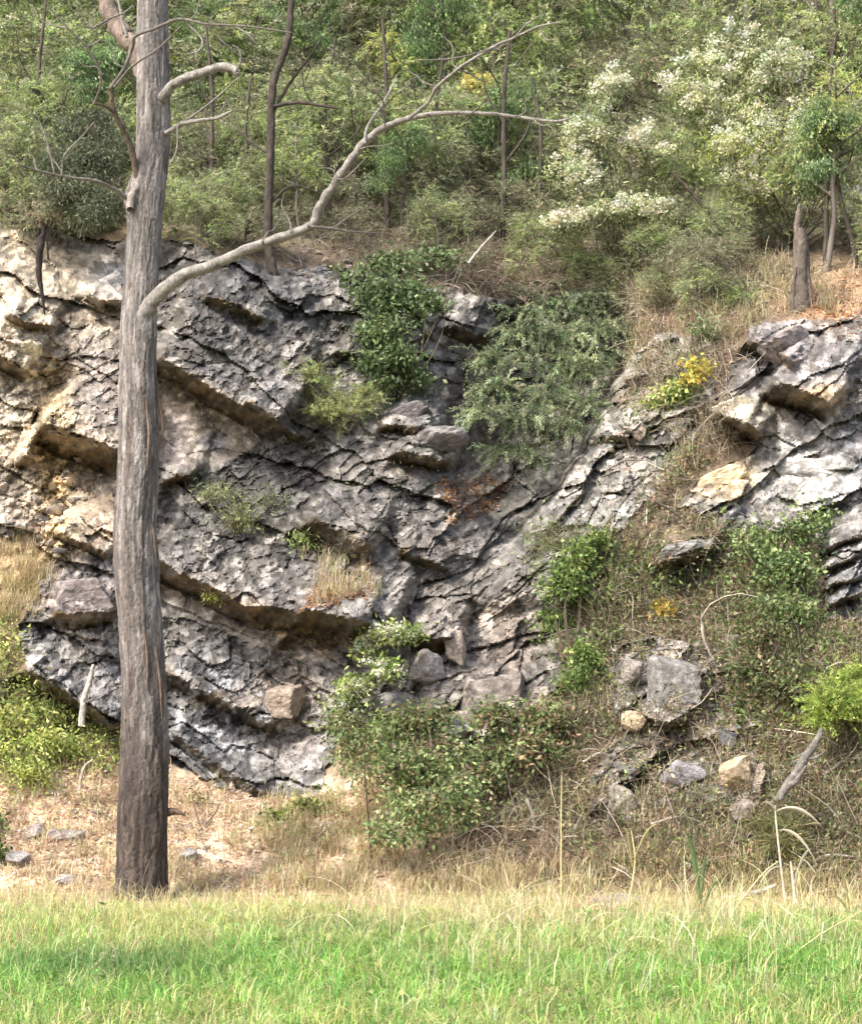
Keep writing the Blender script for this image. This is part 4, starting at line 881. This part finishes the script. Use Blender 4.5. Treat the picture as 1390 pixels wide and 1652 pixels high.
shrub('climbing_vine', 'green climbing vine hanging over the pale outcrop on the right', 'vine', (1250,960),
      [lobe(1290,850,46,30,-.25),lobe(1240,870,50,26,-.25),lobe(1200,890,40,24,-.25),lobe(1230,930,50,30,-.3),lobe(1280,920,40,30,-.25),lobe(1265,980,40,30,-.3),lobe(1320,840,24,22,-.2)],
      260, 12, .06, .034, .2, [(0.16,0.25,0.075),(0.21,0.29,0.09),(0.12,0.18,0.06),(0.27,0.32,0.11)], .085, 1.0, 30, mat=M_GLOSSY_LEAF)
shrub('bramble', 'mixed green and brown bramble below the climbing vine', 'shrub', (1220,1110),
      [lobe(1230,1040,50,34,-.25),lobe(1210,1090,40,40,-.25),lobe(1265,1110,50,44,-.3),lobe(1190,1140,24,30,-.2)], 260, 12, .065, .035, .25, [(0.16,0.20,0.07),(0.24,0.17,0.10),(0.12,0.15,0.06),(0.22,0.24,0.10)], .08, .8, 30)
shrub('feathery_bush', 'bright yellow green feathery bush at the right edge', 'shrub', (1400,1170),
      [lobe(1370,1100,50,26,-.5),lobe(1330,1140,46,22,-.6),lobe(1390,1140,40,26,-.5),lobe(1310,1160,26,12,-.6)], 560, 36, .06, .010, .15, [(0.36,0.46,0.085),(0.29,0.39,0.08),(0.42,0.50,0.12)], .24, .5, 24, spray=True)
shrub('yellow_sprig', 'small sprig of yellow leaves on the brown slope', 'plant', (1075,1000), [lobe(1072,985,18,14,-.15)], 22, 8, .06, .035, .2, [(0.55,0.42,0.06),(0.48,0.35,0.06)], .05)
shrub('yellow_sprig', 'sprig of bright yellow leaves on the upper right limb', 'plant', (1120,625), [lobe(1118,605,20,16,-.45),lobe(1105,622,12,8,-.45)], 34, 9, .065, .04, .2, [(0.66,0.52,0.07),(0.55,0.48,0.10)], .05)
shrub('yellow_sprig', 'patch of golden leaves below the tip of the bare limb', 'plant', (790,330), [lob2(778,145,22,28,27.5)], 44, 12, .09, .05, .2, [(0.60,0.52,0.14),(0.52,0.48,0.14)], .09)
shrub('low_bush', 'green leafy tuft below the yellow sprig on the right limb', 'shrub', (1090,650), [lobe(1080,640,36,16,-.15),lobe(1050,655,20,10,-.1)], 70, 11, .06, .035, .2, MIDG + YELL, .06, .8)
shrub('low_bush', 'light green fern like bush at the cliff edge left of the stump', 'shrub', (1190,500), [lobe(1185,485,30,16,-.2)], 60, 14, .09, .014, .2, [(0.17,0.24,0.07)], .07)
shrub('low_bush', 'small fern like bush on the brushy slope left of the outcrop', 'shrub', (1120,560), [lobe(1130,540,30,20,-.2)], 55, 12, .08, .014, .2, GREYG + MIDG, .07)
shrub('bush', 'dense dark green bush spilling over the cliff top left of the trunk', 'shrub', (140,350),
      [lob2(150,260,64,50,23.4),lob2(110,300,56,40,23.2),lob2(165,330,46,44,23.1),lob2(130,215,56,36,23.8),lob2(80,270,40,34,23.5)], 620, 22, .07, .015, .4, [(0.13,0.155,0.085),(0.165,0.185,0.105),(0.10,0.12,0.07)], .09, .4, 24)
shrub('weedy_bush', 'bright green weedy bush on the bank at the left edge', 'shrub', (30,1260),
      [lobe(20,1210,60,40,-.35),lobe(80,1200,50,26,-.25),lobe(20,1160,50,30,-.2),lobe(60,1250,50,22,-.3),lobe(120,1210,34,20,-.15),lobe(10,1040,26,36,-.15),lobe(70,1150,50,18,-.12)], 230, 14, .06, .028, .2, [(0.38,0.46,0.10),(0.29,0.37,0.09),(0.47,0.50,0.14)], .09, .9, 20)
shrub('weedy_bush', 'dark green bush low at the left edge of the bench', 'shrub', (-5,1370), [lobe(-5,1320,26,30,-.3),lobe(0,1370,20,14,-.3)], 70, 12, .07, .03, .2, [(0.10,0.16,0.04),(0.14,0.20,0.05)], .07, .9)
shrub('weed', 'thin green weed standing right of the trunk base', 'plant', (325,1340), [lobe(322,1290,14,34,-.2)], 26, 9, .06, .014, .2, [(0.20,0.22,0.09)], .05, .5, 5)
shrub('weedy_bush', 'low yellow green plant at the foot of the rock beside the bramble', 'shrub', (490,1310), [lobe(490,1303,34,12,-.2),lobe(450,1318,20,8,-.2)], 60, 10, .06, .035, .1, [(0.22,0.28,0.06)], .05, 1.0, 5)
# white blossom shrubs, upper right
WHT = [(0.82,0.80,0.58),(0.86,0.85,0.70),(0.76,0.77,0.48)]
gfo = [(0.24,0.29,0.11),(0.30,0.34,0.13),(0.19,0.235,0.10)]
def lob2(px, py, rx, ry, Y): return (ray(px, py, Y), (rx * Y / F, min(rx, ry) * .8 * Y / F, ry * Y / F), rx * ry)
shrub('blossom_shrub', 'large shrub covered in clusters of white blossom above the gully', 'shrub', (1010,440),
      [lob2(940,290,52,70,25.2),lob2(960,200,56,60,25.4),lob2(930,350,46,30,25.0),lob2(1000,330,60,34,25.0),lob2(990,130,46,46,25.6),lob2(1070,340,44,24,25.0),lob2(1030,240,60,60,25.6)], 420, 14, .08, .02, .35, gfo, .12, .5, 26, flowers=(360, .036, WHT))
shrub('blossom_shrub', 'paler white blossom shrub behind, reaching the top of the hillside', 'shrub', (1190,330),
      [lob2(1130,110,60,40,26.2),lob2(1270,100,50,40,26.2),lob2(1200,80,60,46,26.3),lob2(1230,130,60,40,26.2),lob2(1160,180,70,50,26),lob2(1110,150,50,50,26)], 380, 14, .085, .02, .35, gfo, .13, .5, 22, flowers=(230, .04, WHT))
shrub('blossom_shrub', 'thin white blossom shrub left of the grey stump', 'shrub', (1280,400),
      [lob2(1290,190,44,44,25.6),lob2(1330,220,44,40,25.4),lob2(1180,240,40,44,25.2),lob2(1360,330,30,26,25.0),lob2(1230,200,40,40,25.4),lob2(1320,260,50,40,25.7),lob2(1210,290,40,46,25.4),lob2(1260,240,50,40,25.8),lob2(1370,290,40,30,25.7)], 280, 14, .08, .02, .35, gfo + YELL, .12, .5, 20, flowers=(210, .037, WHT))

# ---------------------------------------------------------------- stuff: litter, brush, grass
def scatter(n, polys):
    out = []
    ar = np.array([abs(sum(p[i][0] * p[(i + 1) % len(p)][1] - p[(i + 1) % len(p)][0] * p[i][1] for i in range(len(p)))) for p in polys]); ar = ar / ar.sum()
    for p, a in zip(polys, ar):
        p_ = np.array(p); m = int(n * a); xs = np.zeros(0); ys = np.zeros(0)
        while len(xs) < m:
            x = rng.uniform(p_[:, 0].min(), p_[:, 0].max(), m); y = rng.uniform(p_[:, 1].min(), p_[:, 1].max(), m)
            g = in_poly(x + 14 * fbm(x / 30, y / 30, 3), y + 12 * fbm(x / 30, y / 30, 4), p) & (fbm(x / 45, y / 35, 1, 3) > rng.uniform(-.7, .35, m))
            ri = np.clip(np.searchsorted(pys, y), 0, ny - 1); rj = np.clip(np.searchsorted(pxs, x), 0, nx - 1)
            g &= ~(ROCK[ri, rj] & (rng.random(m) < .62))
            xs = np.concatenate([xs, x[g]]); ys = np.concatenate([ys, y[g]])
        out.append(np.stack([xs[:m], ys[:m]], 1))
    return np.concatenate(out)
SLOPE = [(1110,680),(1150,660),(1170,730),(1080,800),(1160,860),(1340,1000),(1400,1010),(1400,1420),(900,1420),(800,1390),(790,1300),(880,1240),(920,1140),(950,960),(900,930),(1000,850)]
TOPR = [(960,420),(1290,430),(1400,440),(1400,520),(1280,500),(1200,530),(1130,640),(1000,660),(1020,560)]
def brush(name, n, polys, L0, L1, cols, r0, r1, lift=.5, curl=.9, leafn=0, leafcols=None):
    q = scatter(n, polys); b = surf(q[:, 0], q[:, 1]); n = len(b)
    m = MB(); d = rng.normal(0, 1, (n, 3)) + np.array([0, -.5, lift])
    p = twigs(m, b, d, rng.uniform(L0, L1, n), rng.uniform(r0, r1, n), 5, curl, .5, pal(n, cols, .3))
    tag(m.build(name, M_TWIG), kind='stuff')
    return p
brush('dry_brush', 7000, [SLOPE], .08, .34, [(0.34,0.265,0.19),(0.46,0.38,0.28),(0.22,0.165,0.12),(0.56,0.49,0.38)], .0016, .0042)
brush('dry_brush', 330, [SLOPE], .3, .9, [(0.30,0.25,0.19),(0.12,0.095,0.075),(0.48,0.42,0.34)], .003, .008, .8)
brush('dry_brush', 5500, [TOPR, [(690,400),(1030,400),(1040,520),(960,470),(720,480)], [(1050,560),(1200,560),(1180,720),(1040,700)]], .12, .5, [(0.36,0.30,0.22),(0.46,0.39,0.28),(0.24,0.19,0.14)], .0022, .005)
brush('dead_twigs', 1500, [[(250,330),(640,330),(760,400),(740,470),(420,430),(250,390)], [(0,300),(200,310),(200,380),(0,350)]], .15, .6, [(0.26,0.22,0.17),(0.15,0.12,0.10),(0.36,0.31,0.25)], .002, .006, .3)
brush('dead_twigs', 900, [[(780,1240),(900,1200),(930,1400),(640,1420),(620,1380),(760,1380)]], .2, .7, [(0.20,0.15,0.10),(0.36,0.29,0.2)], .0025, .006)
# fallen leaves
def litter(n, polys, cols, L, name='leaf_litter'):
    q = scatter(n, polys); b = surf(q[:, 0], q[:, 1]) + np.array([0, -.012, .012]); n = len(b); m = MB()
    leaves(m, b, rng.normal(0, 1, (n, 3)) * np.array([1, 1, .45]), L * rng.uniform(.5, 1.3, n), L * .3 * rng.uniform(.6, 1.4, n), pal(n, cols, .3), 1.2)
    tag(m.build(name, M_LEAF), kind='stuff')
BEN = [(0,1230),(190,1190),(280,1245),(430,1290),(600,1270),(640,1400),(560,1440),(0,1440)]
litter(16000, [BEN], [(0.60,0.44,0.31),(0.70,0.57,0.42),(0.42,0.28,0.19),(0.74,0.64,0.50)], .075)
litter(30000, [SLOPE], [(0.34,0.24,0.15),(0.46,0.35,0.24),(0.24,0.16,0.10),(0.24,0.25,0.11),(0.55,0.46,0.34)], .065)
litter(4000, [TOPR], [(0.34,0.24,0.14),(0.46,0.34,0.21),(0.24,0.17,0.11)], .065)
litter(2600, [[(700,770),(830,775),(800,830),(720,850)], [(1290,460),(1400,445),(1400,560),(1300,530)], [(520,930),(600,900),(600,960),(480,990)]], [(0.45,0.24,0.12),(0.52,0.32,0.17),(0.36,0.18,0.09)], .07)
litter(9000, [[(-50,200),(1400,200),(1400,440),(900,440),(600,410),(260,385),(-50,345)]], [(0.24,0.18,0.11),(0.30,0.24,0.15),(0.15,0.13,0.075)], .09)
# small weeds over the slope
def weeds(n, polys, cols, L, W, cs, per, name='ground_cover'):
    q = scatter(n, polys); b = surf(q[:, 0], q[:, 1]) + np.array([0, -.05, .04]); n = len(b); m = MB()
    idx = np.repeat(np.arange(n), per); N = len(idx); cc = pal(n, cols, .25)
    leaves(m, b[idx] + rng.normal(0, 1, (N, 3)) * cs, rng.normal(0, 1, (N, 3)) + np.array([0, -.3, .3]), L * rng.uniform(.6, 1.3, N), W * rng.uniform(.6, 1.3, N), cc[idx] * np.exp(rng.normal(0, .2, (N, 1))), .8)
    tag(m.build(name, M_LEAF), kind='stuff')
weeds(1700, [SLOPE], [(0.17,0.22,0.08),(0.24,0.28,0.11),(0.30,0.29,0.14),(0.32,0.23,0.13),(0.22,0.20,0.11)], .055, .026, .08, 13)
weeds(420, [[(850,850),(980,850),(980,1120),(920,1120),(860,1000)],[(1000,900),(1200,880),(1180,960),(1020,980)],[(1150,850),(1330,810),(1340,1180),(1170,1180)],[(760,1160),(920,1100),(900,1230),(780,1270)]], [(0.19,0.28,0.08),(0.26,0.34,0.10),(0.14,0.20,0.07)], .06, .032, .10, 15)
weeds(330, [TOPR, [(960,560),(1130,560),(1090,720),(960,740)]], [(0.15,0.18,0.08),(0.21,0.23,0.10),(0.12,0.14,0.07)], .065, .02, .08, 11)
weeds(170, [[(270,440),(740,480),(760,760),(600,900),(300,900)]], [(0.15,0.18,0.09),(0.20,0.21,0.11),(0.11,0.13,0.07)], .05, .014, .07, 10)
weeds(500, [[(-50,230),(900,230),(900,420),(600,400),(260,370),(-50,330)]], [(0.13,0.15,0.07),(0.19,0.21,0.08),(0.16,0.14,0.09)], .09, .022, .16, 12)
weeds(300, [[(-20,1000),(50,1030),(70,1090),(190,1190),(190,1250),(100,1290),(-20,1310)]], [(0.38,0.46,0.11),(0.30,0.38,0.10),(0.47,0.50,0.15),(0.24,0.30,0.10)], .06, .024, .09, 13)
weeds(110, [[(430,1300),(540,1270),(600,1300),(560,1400),(440,1420)]], [(0.30,0.36,0.13),(0.40,0.42,0.18)], .055, .018, .08, 10)
# grass on the face: straw tufts
def tufts(name, n, polys, H0, H1, W0, cols, on=surf, per=9, leanm=.8):
    q = scatter(n, polys); b = on(q[:, 0], q[:, 1]); idx = np.repeat(np.arange(len(b)), per); N = len(idx)
    m = MB(); p = b[idx] + rng.normal(0, 1, (N, 3)) * np.array([.05, .05, .0]); c = pal(len(b), cols, .2)[idx] * np.exp(rng.normal(0, .18, (N, 1)))
    blades(m, p, rng.uniform(0, 6.283, N), rng.uniform(H0, H1, N), W0 * rng.uniform(.6, 1.4, N), np.abs(rng.normal(leanm, .3, N)).clip(0, 1.5), np.clip(c, .01, .85))
    tag(m.build(name, M_GRASS), kind='stuff')
STRAW = [(0.62,0.51,0.29),(0.70,0.60,0.37),(0.52,0.41,0.23),(0.57,0.52,0.26)]
tufts('straw_grass', 260, [[(-40,850),(80,860),(90,930),(50,1010),(-40,1010)]], .06, .22, .006, STRAW)
tufts('straw_grass', 850, [[(430,1330),(600,1270),(640,1380),(800,1390),(1000,1380),(1400,1380),(1400,1460),(420,1440)]], .06, .26, .009, STRAW + [(0.33,0.26,0.15)])
tufts('straw_grass', 620, [SLOPE], .1, .35, .007, STRAW + BRWN + GREYG)
tufts('straw_grass', 420, [TOPR, [(520,890),(600,880),(610,960),(500,980)]], .12, .35, .007, STRAW)
tufts('straw_grass', 560, [[(-40,1400),(1400,1420),(1400,1472),(-40,1465)]], .05, .17, .006, STRAW)
litter(5000, [[(-40,1390),(1400,1410),(1400,1478),(-40,1472)]], [(0.56,0.44,0.30),(0.66,0.55,0.38),(0.40,0.30,0.19)], .07)
tufts('straw_grass', 500, [BEN], .06, .22, .008, STRAW)

# the meadow
def gpt(x, y): return np.stack([x, y, ground_z(x, y)], 1)
def meadow(n, y0, y1, fn):
    Y = np.sqrt(rng.uniform(y0 ** 2, y1 ** 2, n)); X = rng.uniform(-.26, .26, n) * Y
    return X, Y
N = 210000
X, Y = meadow(N, 9.6, 18.9, None)
pat = fbm(X * 1.1, Y * .9, 1, 4); pat2 = fbm(X * 2.5 + 9, Y * 2 + 4, 3, 3)
dry = sstep(15.2, 18.0, Y + 1.6 * pat + 1.0 * sstep(1.0, -2.5, X)) * .85 + .12 + .25 * sstep(.15, .5, pat2) + .28 * sstep(11.4, 10.2, Y + .8 * pat2)
isd = rng.random(N) < dry
G1 = pal(N, [(0.22,0.46,0.075),(0.28,0.51,0.085),(0.17,0.38,0.08),(0.36,0.55,0.11)], .26)
G2 = pal(N, [(0.60,0.55,0.22),(0.50,0.52,0.17),(0.68,0.60,0.29),(0.44,0.49,0.15)], .2)
colr = np.where(isd[:, None], G2, G1)
Hh = rng.uniform(.05, .135, N) * (1 + .5 * pat) * np.where(isd, 1.2, 1.0) * (1 + .3 * sstep(14.5, 17.0, Y))
# blades stand in tufts and lean outwards from them
T = 11000; tx, ty = meadow(T, 9.6, 18.9, None); ti = rng.integers(0, T, N); keepb = rng.random(N) < .25
ang = rng.uniform(0, 6.283, N); rad_ = np.abs(rng.normal(0, .06, N))
th_ = rng.lognormal(0, .42, T); tcj = np.exp(rng.normal(0, .22, (T, 1))) * (1 + rng.normal(0, .06, (T, 3)))
fm = ~keepb; Xo, Yo = X.copy(), Y.copy()
X = np.where(fm, tx[ti] + np.cos(ang) * rad_, X); Y = np.where(fm, ty[ti] + np.sin(ang) * rad_, Y)
pat = fbm(X * 1.1, Y * .9, 1, 4); pat2 = fbm(X * 2.5 + 9, Y * 2 + 4, 3, 3)
dry = sstep(12.6, 16.4, Y + 2.6 * pat + 0.8 * sstep(1.0, -2.5, X)) * .72 + .10 + .40 * sstep(.05, .5, pat2) + .40 * sstep(11.6, 10.2, Y + .8 * pat2 + .5 * pat)
isd = rng.random(N) < dry
colr = np.where(isd[:, None], G2, G1) * np.where(fm[:, None], tcj[ti], 1)
dark_patch = np.exp(-(((X + 2.05) / .75) ** 2 + ((Y - 12.7) / .8) ** 2))[:, None] + .7 * np.exp(-(((X + .6) / .7) ** 2 + ((Y - 14.6) / .4) ** 2))[:, None]  # two patches where the grass colour turns a darker green
colr = colr * (1 - .75 * dark_patch) + np.array((.095, .235, .075)) * .75 * dark_patch * np.exp(rng.normal(0, .2, (N, 1)))
Hh = Hh * np.where(fm, th_[ti], 1) * (1 - .68 * sstep(14.8, 17.6, Y))
yend = np.where(X > .1, 15.4, 16.5) + 1.9 * fbm(X * 1.1 + 5, X * .7 + 2, 2, 4) + .7 * fbm(X * 4, Y, 4, 2)
bare = fbm(X * 1.6 + 3, Y * 1.2 + 7, 6, 3) > .30 + .25 * sstep(15, 12, Y)
ok = ((Y < yend) & ~(bare & (rng.random(N) < .6))) | (rng.random(N) < .10)
X, Y, ang, Hh, colr = X[ok], Y[ok], ang[ok], Hh[ok], colr[ok]; N = len(X)
m = MB(); blades(m, gpt(X, Y), ang + rng.normal(0, .6, N), Hh.clip(.03, .24), .0065 * rng.uniform(.6, 1.5, N), np.abs(rng.normal(1.1, .4, N)).clip(0, 1.7), np.clip(colr, .01, .85))
tag(m.build('meadow_grass', M_GRASS), kind='stuff')
N = 4200; X, Y = meadow(N, 15.2, 18.8, None)
m = MB(); blades(m, gpt(X, Y), rng.uniform(0, 6.283, N), rng.uniform(.07, .20, N), .006 * rng.uniform(.6, 1.3, N), np.abs(rng.normal(.9, .35, N)).clip(0, 1.5), pal(N, [(0.64,0.57,0.27),(0.58,0.54,0.22),(0.72,0.63,0.36)], .2))
tag(m.build('dry_grass', M_GRASS), kind='stuff')

# tall stalks that stand out one by one
def stalk(pts, w, label, col, Y, side=(), name='dry_stalk', group=None):
    s = Y / F; l0 = ray(*pts[0], Y); e = empty(name, tuple(l0), label, 'grass stalk', group); m = MB()
    tube(m, [ray(x, y, Y) - l0 for x, y in pts], np.linspace(w, w * .4, len(pts)) * s * .36, 5, col, sub=4); m.build('stem', M_TWIG, e, True)
    for (a, b, ww) in side:
        lf = MB(); A = ray(*a, Y - .05) - l0; B = ray(*b, Y - .25) - l0; k = np.linspace(0, 1, 8)[:, None]
        c = A + (B - A) * k + np.array([0, 0, 1.0]) * (.22 * np.linalg.norm(B - A) * 4 * k * (1 - k))
        wv = (np.sin(np.pi * (.12 + .88 * k)) * ww * .62 * s / 2)
        sd = unit(np.cross(B - A, np.array([0, 1.0, .3])))
        v = np.concatenate([c - sd * wv + np.array([0, .004, 0]), c + np.array([0, -.006, 0]), c + sd * wv + np.array([0, .004, 0])])
        i = np.arange(7); lf.add(v, np.concatenate([np.stack([i, i + 1, i + 9, i + 8], 1), np.stack([i + 8, i + 9, i + 17, i + 16], 1)]), col)
        lf.build('leaf', M_GRASS, e)
YS = (0.56, 0.49, 0.25)
stalk([(905,1480),(905,1400),(905,1320),(906,1250)], 5, 'single tall straight straw stalk in front of the brush', YS, 17.2)
stalk([(838,1600),(838,1540),(840,1460)], 8, 'short thick straw stalk standing in the green grass', (0.55,0.52,0.25), 12.6, [((838,1600),(815,1570),5)])
stalk([(1000,1520),(1015,1450),(1024,1390),(1018,1340)], 7, 'straw coloured reed with forked tips at the grass edge', YS, 16.4, [((1020,1400),(1005,1335),7),((1022,1390),(1065,1330),6),((1015,1450),(1045,1490),5)])
stalk([(1040,1540),(1038,1470),(1030,1420)], 6, 'leaning straw reed beside the forked reed', YS, 15.8, [((1036,1480),(1060,1410),6),((1036,1500),(1070,1560),5)])
stalk([(1132,1500),(1128,1440),(1126,1390)], 8, 'blue green reed with broad blades among the straw', (0.20,0.29,0.13), 16.8, [((1130,1470),(1106,1345),14),((1130,1460),(1140,1380),10),((1130,1480),(1165,1420),7)], 'green_reed')
stalk([(1140,1520),(1190,1460),(1230,1410),(1255,1390)], 6, 'long straw stalk leaning right over the pale stick', YS, 16.6)
stalk([(1170,1610),(1240,1570),(1320,1510),(1390,1470)], 5, 'long thin stalk lying across the grass at lower right', YS, 12.8)
stalk([(1270,1480),(1262,1420),(1252,1330),(1250,1300)], 7, 'pale broken reed with drooping leaves right of the log', (0.58,0.53,0.42), 17.6, [((1252,1310),(1225,1300),7),((1250,1310),(1330,1340),9),((1255,1340),(1320,1400),8),((1262,1400),(1215,1450),6)])
stalk([(1285,1480),(1280,1430),(1275,1390)], 10, 'short pale split reed beside the broken reed', (0.55,0.51,0.42), 17.5, [((1280,1430),(1310,1370),7),((1280,1450),(1295,1490),6)])
stalk([(1375,1520),(1372,1450),(1360,1410)], 7, 'straw reed clump at the right edge', YS, 16.2, [((1370,1470),(1350,1400),8),((1372,1460),(1400,1420),7),((1372,1480),(1330,1450),6)])
stalk([(1370,1600),(1372,1540),(1366,1470)], 5, 'green stalk at the lower right edge', (0.26,0.34,0.12), 13.2, [((1370,1560),(1345,1520),6)], 'green_stalk')
stalk([(600,1400),(594,1320),(588,1240),(590,1180)], 5, 'thin dark upright stem in front of the bramble thicket', (0.07,0.06,0.04), 18.9, (), 'dark_stem')
# weeds and rank straw clumps in the meadow
n = 190; Ys = rng.uniform(11.0, 17.2, n); Xs = np.where(rng.random(n) < .62, rng.uniform(-.02, .235, n), rng.uniform(-.235, .0, n)) * Ys
idx = np.repeat(np.arange(n), 15); k = len(idx); bp = np.stack([Xs[idx] + rng.normal(0, .045, k), Ys[idx] + rng.normal(0, .045, k), np.zeros(k)], 1); bp[:, 2] = ground_z(bp[:, 0], bp[:, 1])
m = MB(); blades(m, bp, rng.uniform(0, 6.283, k), rng.uniform(.12, .36, k) * np.where(Xs[idx] > 0, 1.1, .75), .007 * rng.uniform(.6, 1.4, k), np.abs(rng.normal(.75, .35, k)).clip(0, 1.6), pal(k, [(0.66,0.59,0.32),(0.56,0.54,0.22),(0.40,0.47,0.14),(0.72,0.66,0.42)], .2))
tag(m.build('straw_clumps', M_GRASS), kind='stuff')
n = 210; Ys = rng.uniform(10.4, 16.5, n); Xs = rng.uniform(-.24, .24, n) * Ys; idx = np.repeat(np.arange(n), 9); k = len(idx)
bp = np.stack([Xs[idx] + rng.normal(0, .03, k), Ys[idx] + rng.normal(0, .03, k), np.zeros(k)], 1); bp[:, 2] = ground_z(bp[:, 0], bp[:, 1]) + rng.uniform(.02, .10, k)
m = MB(); leaves(m, bp, rng.normal(0, 1, (k, 3)) * np.array([1, 1, .4]) + np.array([0, 0, .3]), rng.uniform(.03, .08, k), rng.uniform(.018, .035, k), pal(k, [(0.20,0.40,0.10),(0.30,0.46,0.14),(0.36,0.42,0.16)], .22), 1.0)
tag(m.build('meadow_weeds', M_LEAF), kind='stuff')
# loose straws standing over the grass edge
n = 620; Ys = rng.uniform(13.0, 18.1, n); Xs = np.where(rng.random(n) < .7, rng.uniform(.02, .235, n), rng.uniform(-.235, .05, n)) * Ys
m = MB(); twigs(m, np.stack([Xs, Ys, ground_z(Xs, Ys)], 1), rng.normal(0, .45, (n, 3)) + np.array([0, 0, 1.0]), rng.uniform(.15, .62, n), rng.uniform(.0015, .0038, n), 6, .7, .5, pal(n, [(0.64,0.57,0.32),(0.72,0.66,0.42),(0.52,0.50,0.22),(0.40,0.45,0.16)], .2))
tag(m.build('loose_straw', M_TWIG), kind='stuff')
# tussock by the reeds
shrub('grass_tussock', 'olive green grassy tussock below the leaning log', 'plant', (1250,1390), [lobe(1245,1330,40,20,-.35),lobe(1260,1360,34,18,-.3)], 90, 16, .16, .010, .1, [(0.22,0.22,0.08),(0.17,0.19,0.07),(0.30,0.27,0.12)], .06, .3, 12)
# dry tuft wound about the trunk base
q = np.stack([rng.uniform(-.32, .32, 160) + tloc[0], TY - rng.uniform(.2, .5, 160), np.zeros(160)], 1)
m = MB(); blades(m, q, rng.uniform(0, 6.283, 160), rng.uniform(.07, .26, 160), .009 * rng.uniform(.6, 1.3, 160), rng.uniform(.3, 1.2, 160), pal(160, [(0.50,0.43,0.24),(0.58,0.5,0.32)], .2))
tag(m.build('trunk_base_grass', M_GRASS), kind='stuff')

# look-alikes that share a label are told apart by their order
ORD = ['first', 'second', 'third', 'fourth', 'fifth', 'sixth', 'seventh', 'eighth', 'ninth', 'tenth']
byl = {}
for o in list(COL.objects):
    if o.parent is None and o.get('group') in ('trees of the hillside', 'shrubs of the hillside and cliff top'): byl.setdefault(o['label'], []).append(o)
for l, os_ in byl.items():
    if len(os_) > 1:
        os_.sort(key=lambda o: o.location.x / o.location.y)
        for i, o in enumerate(os_): o['label'] = (ORD[i] if i < 10 else 'last') + ' ' + l
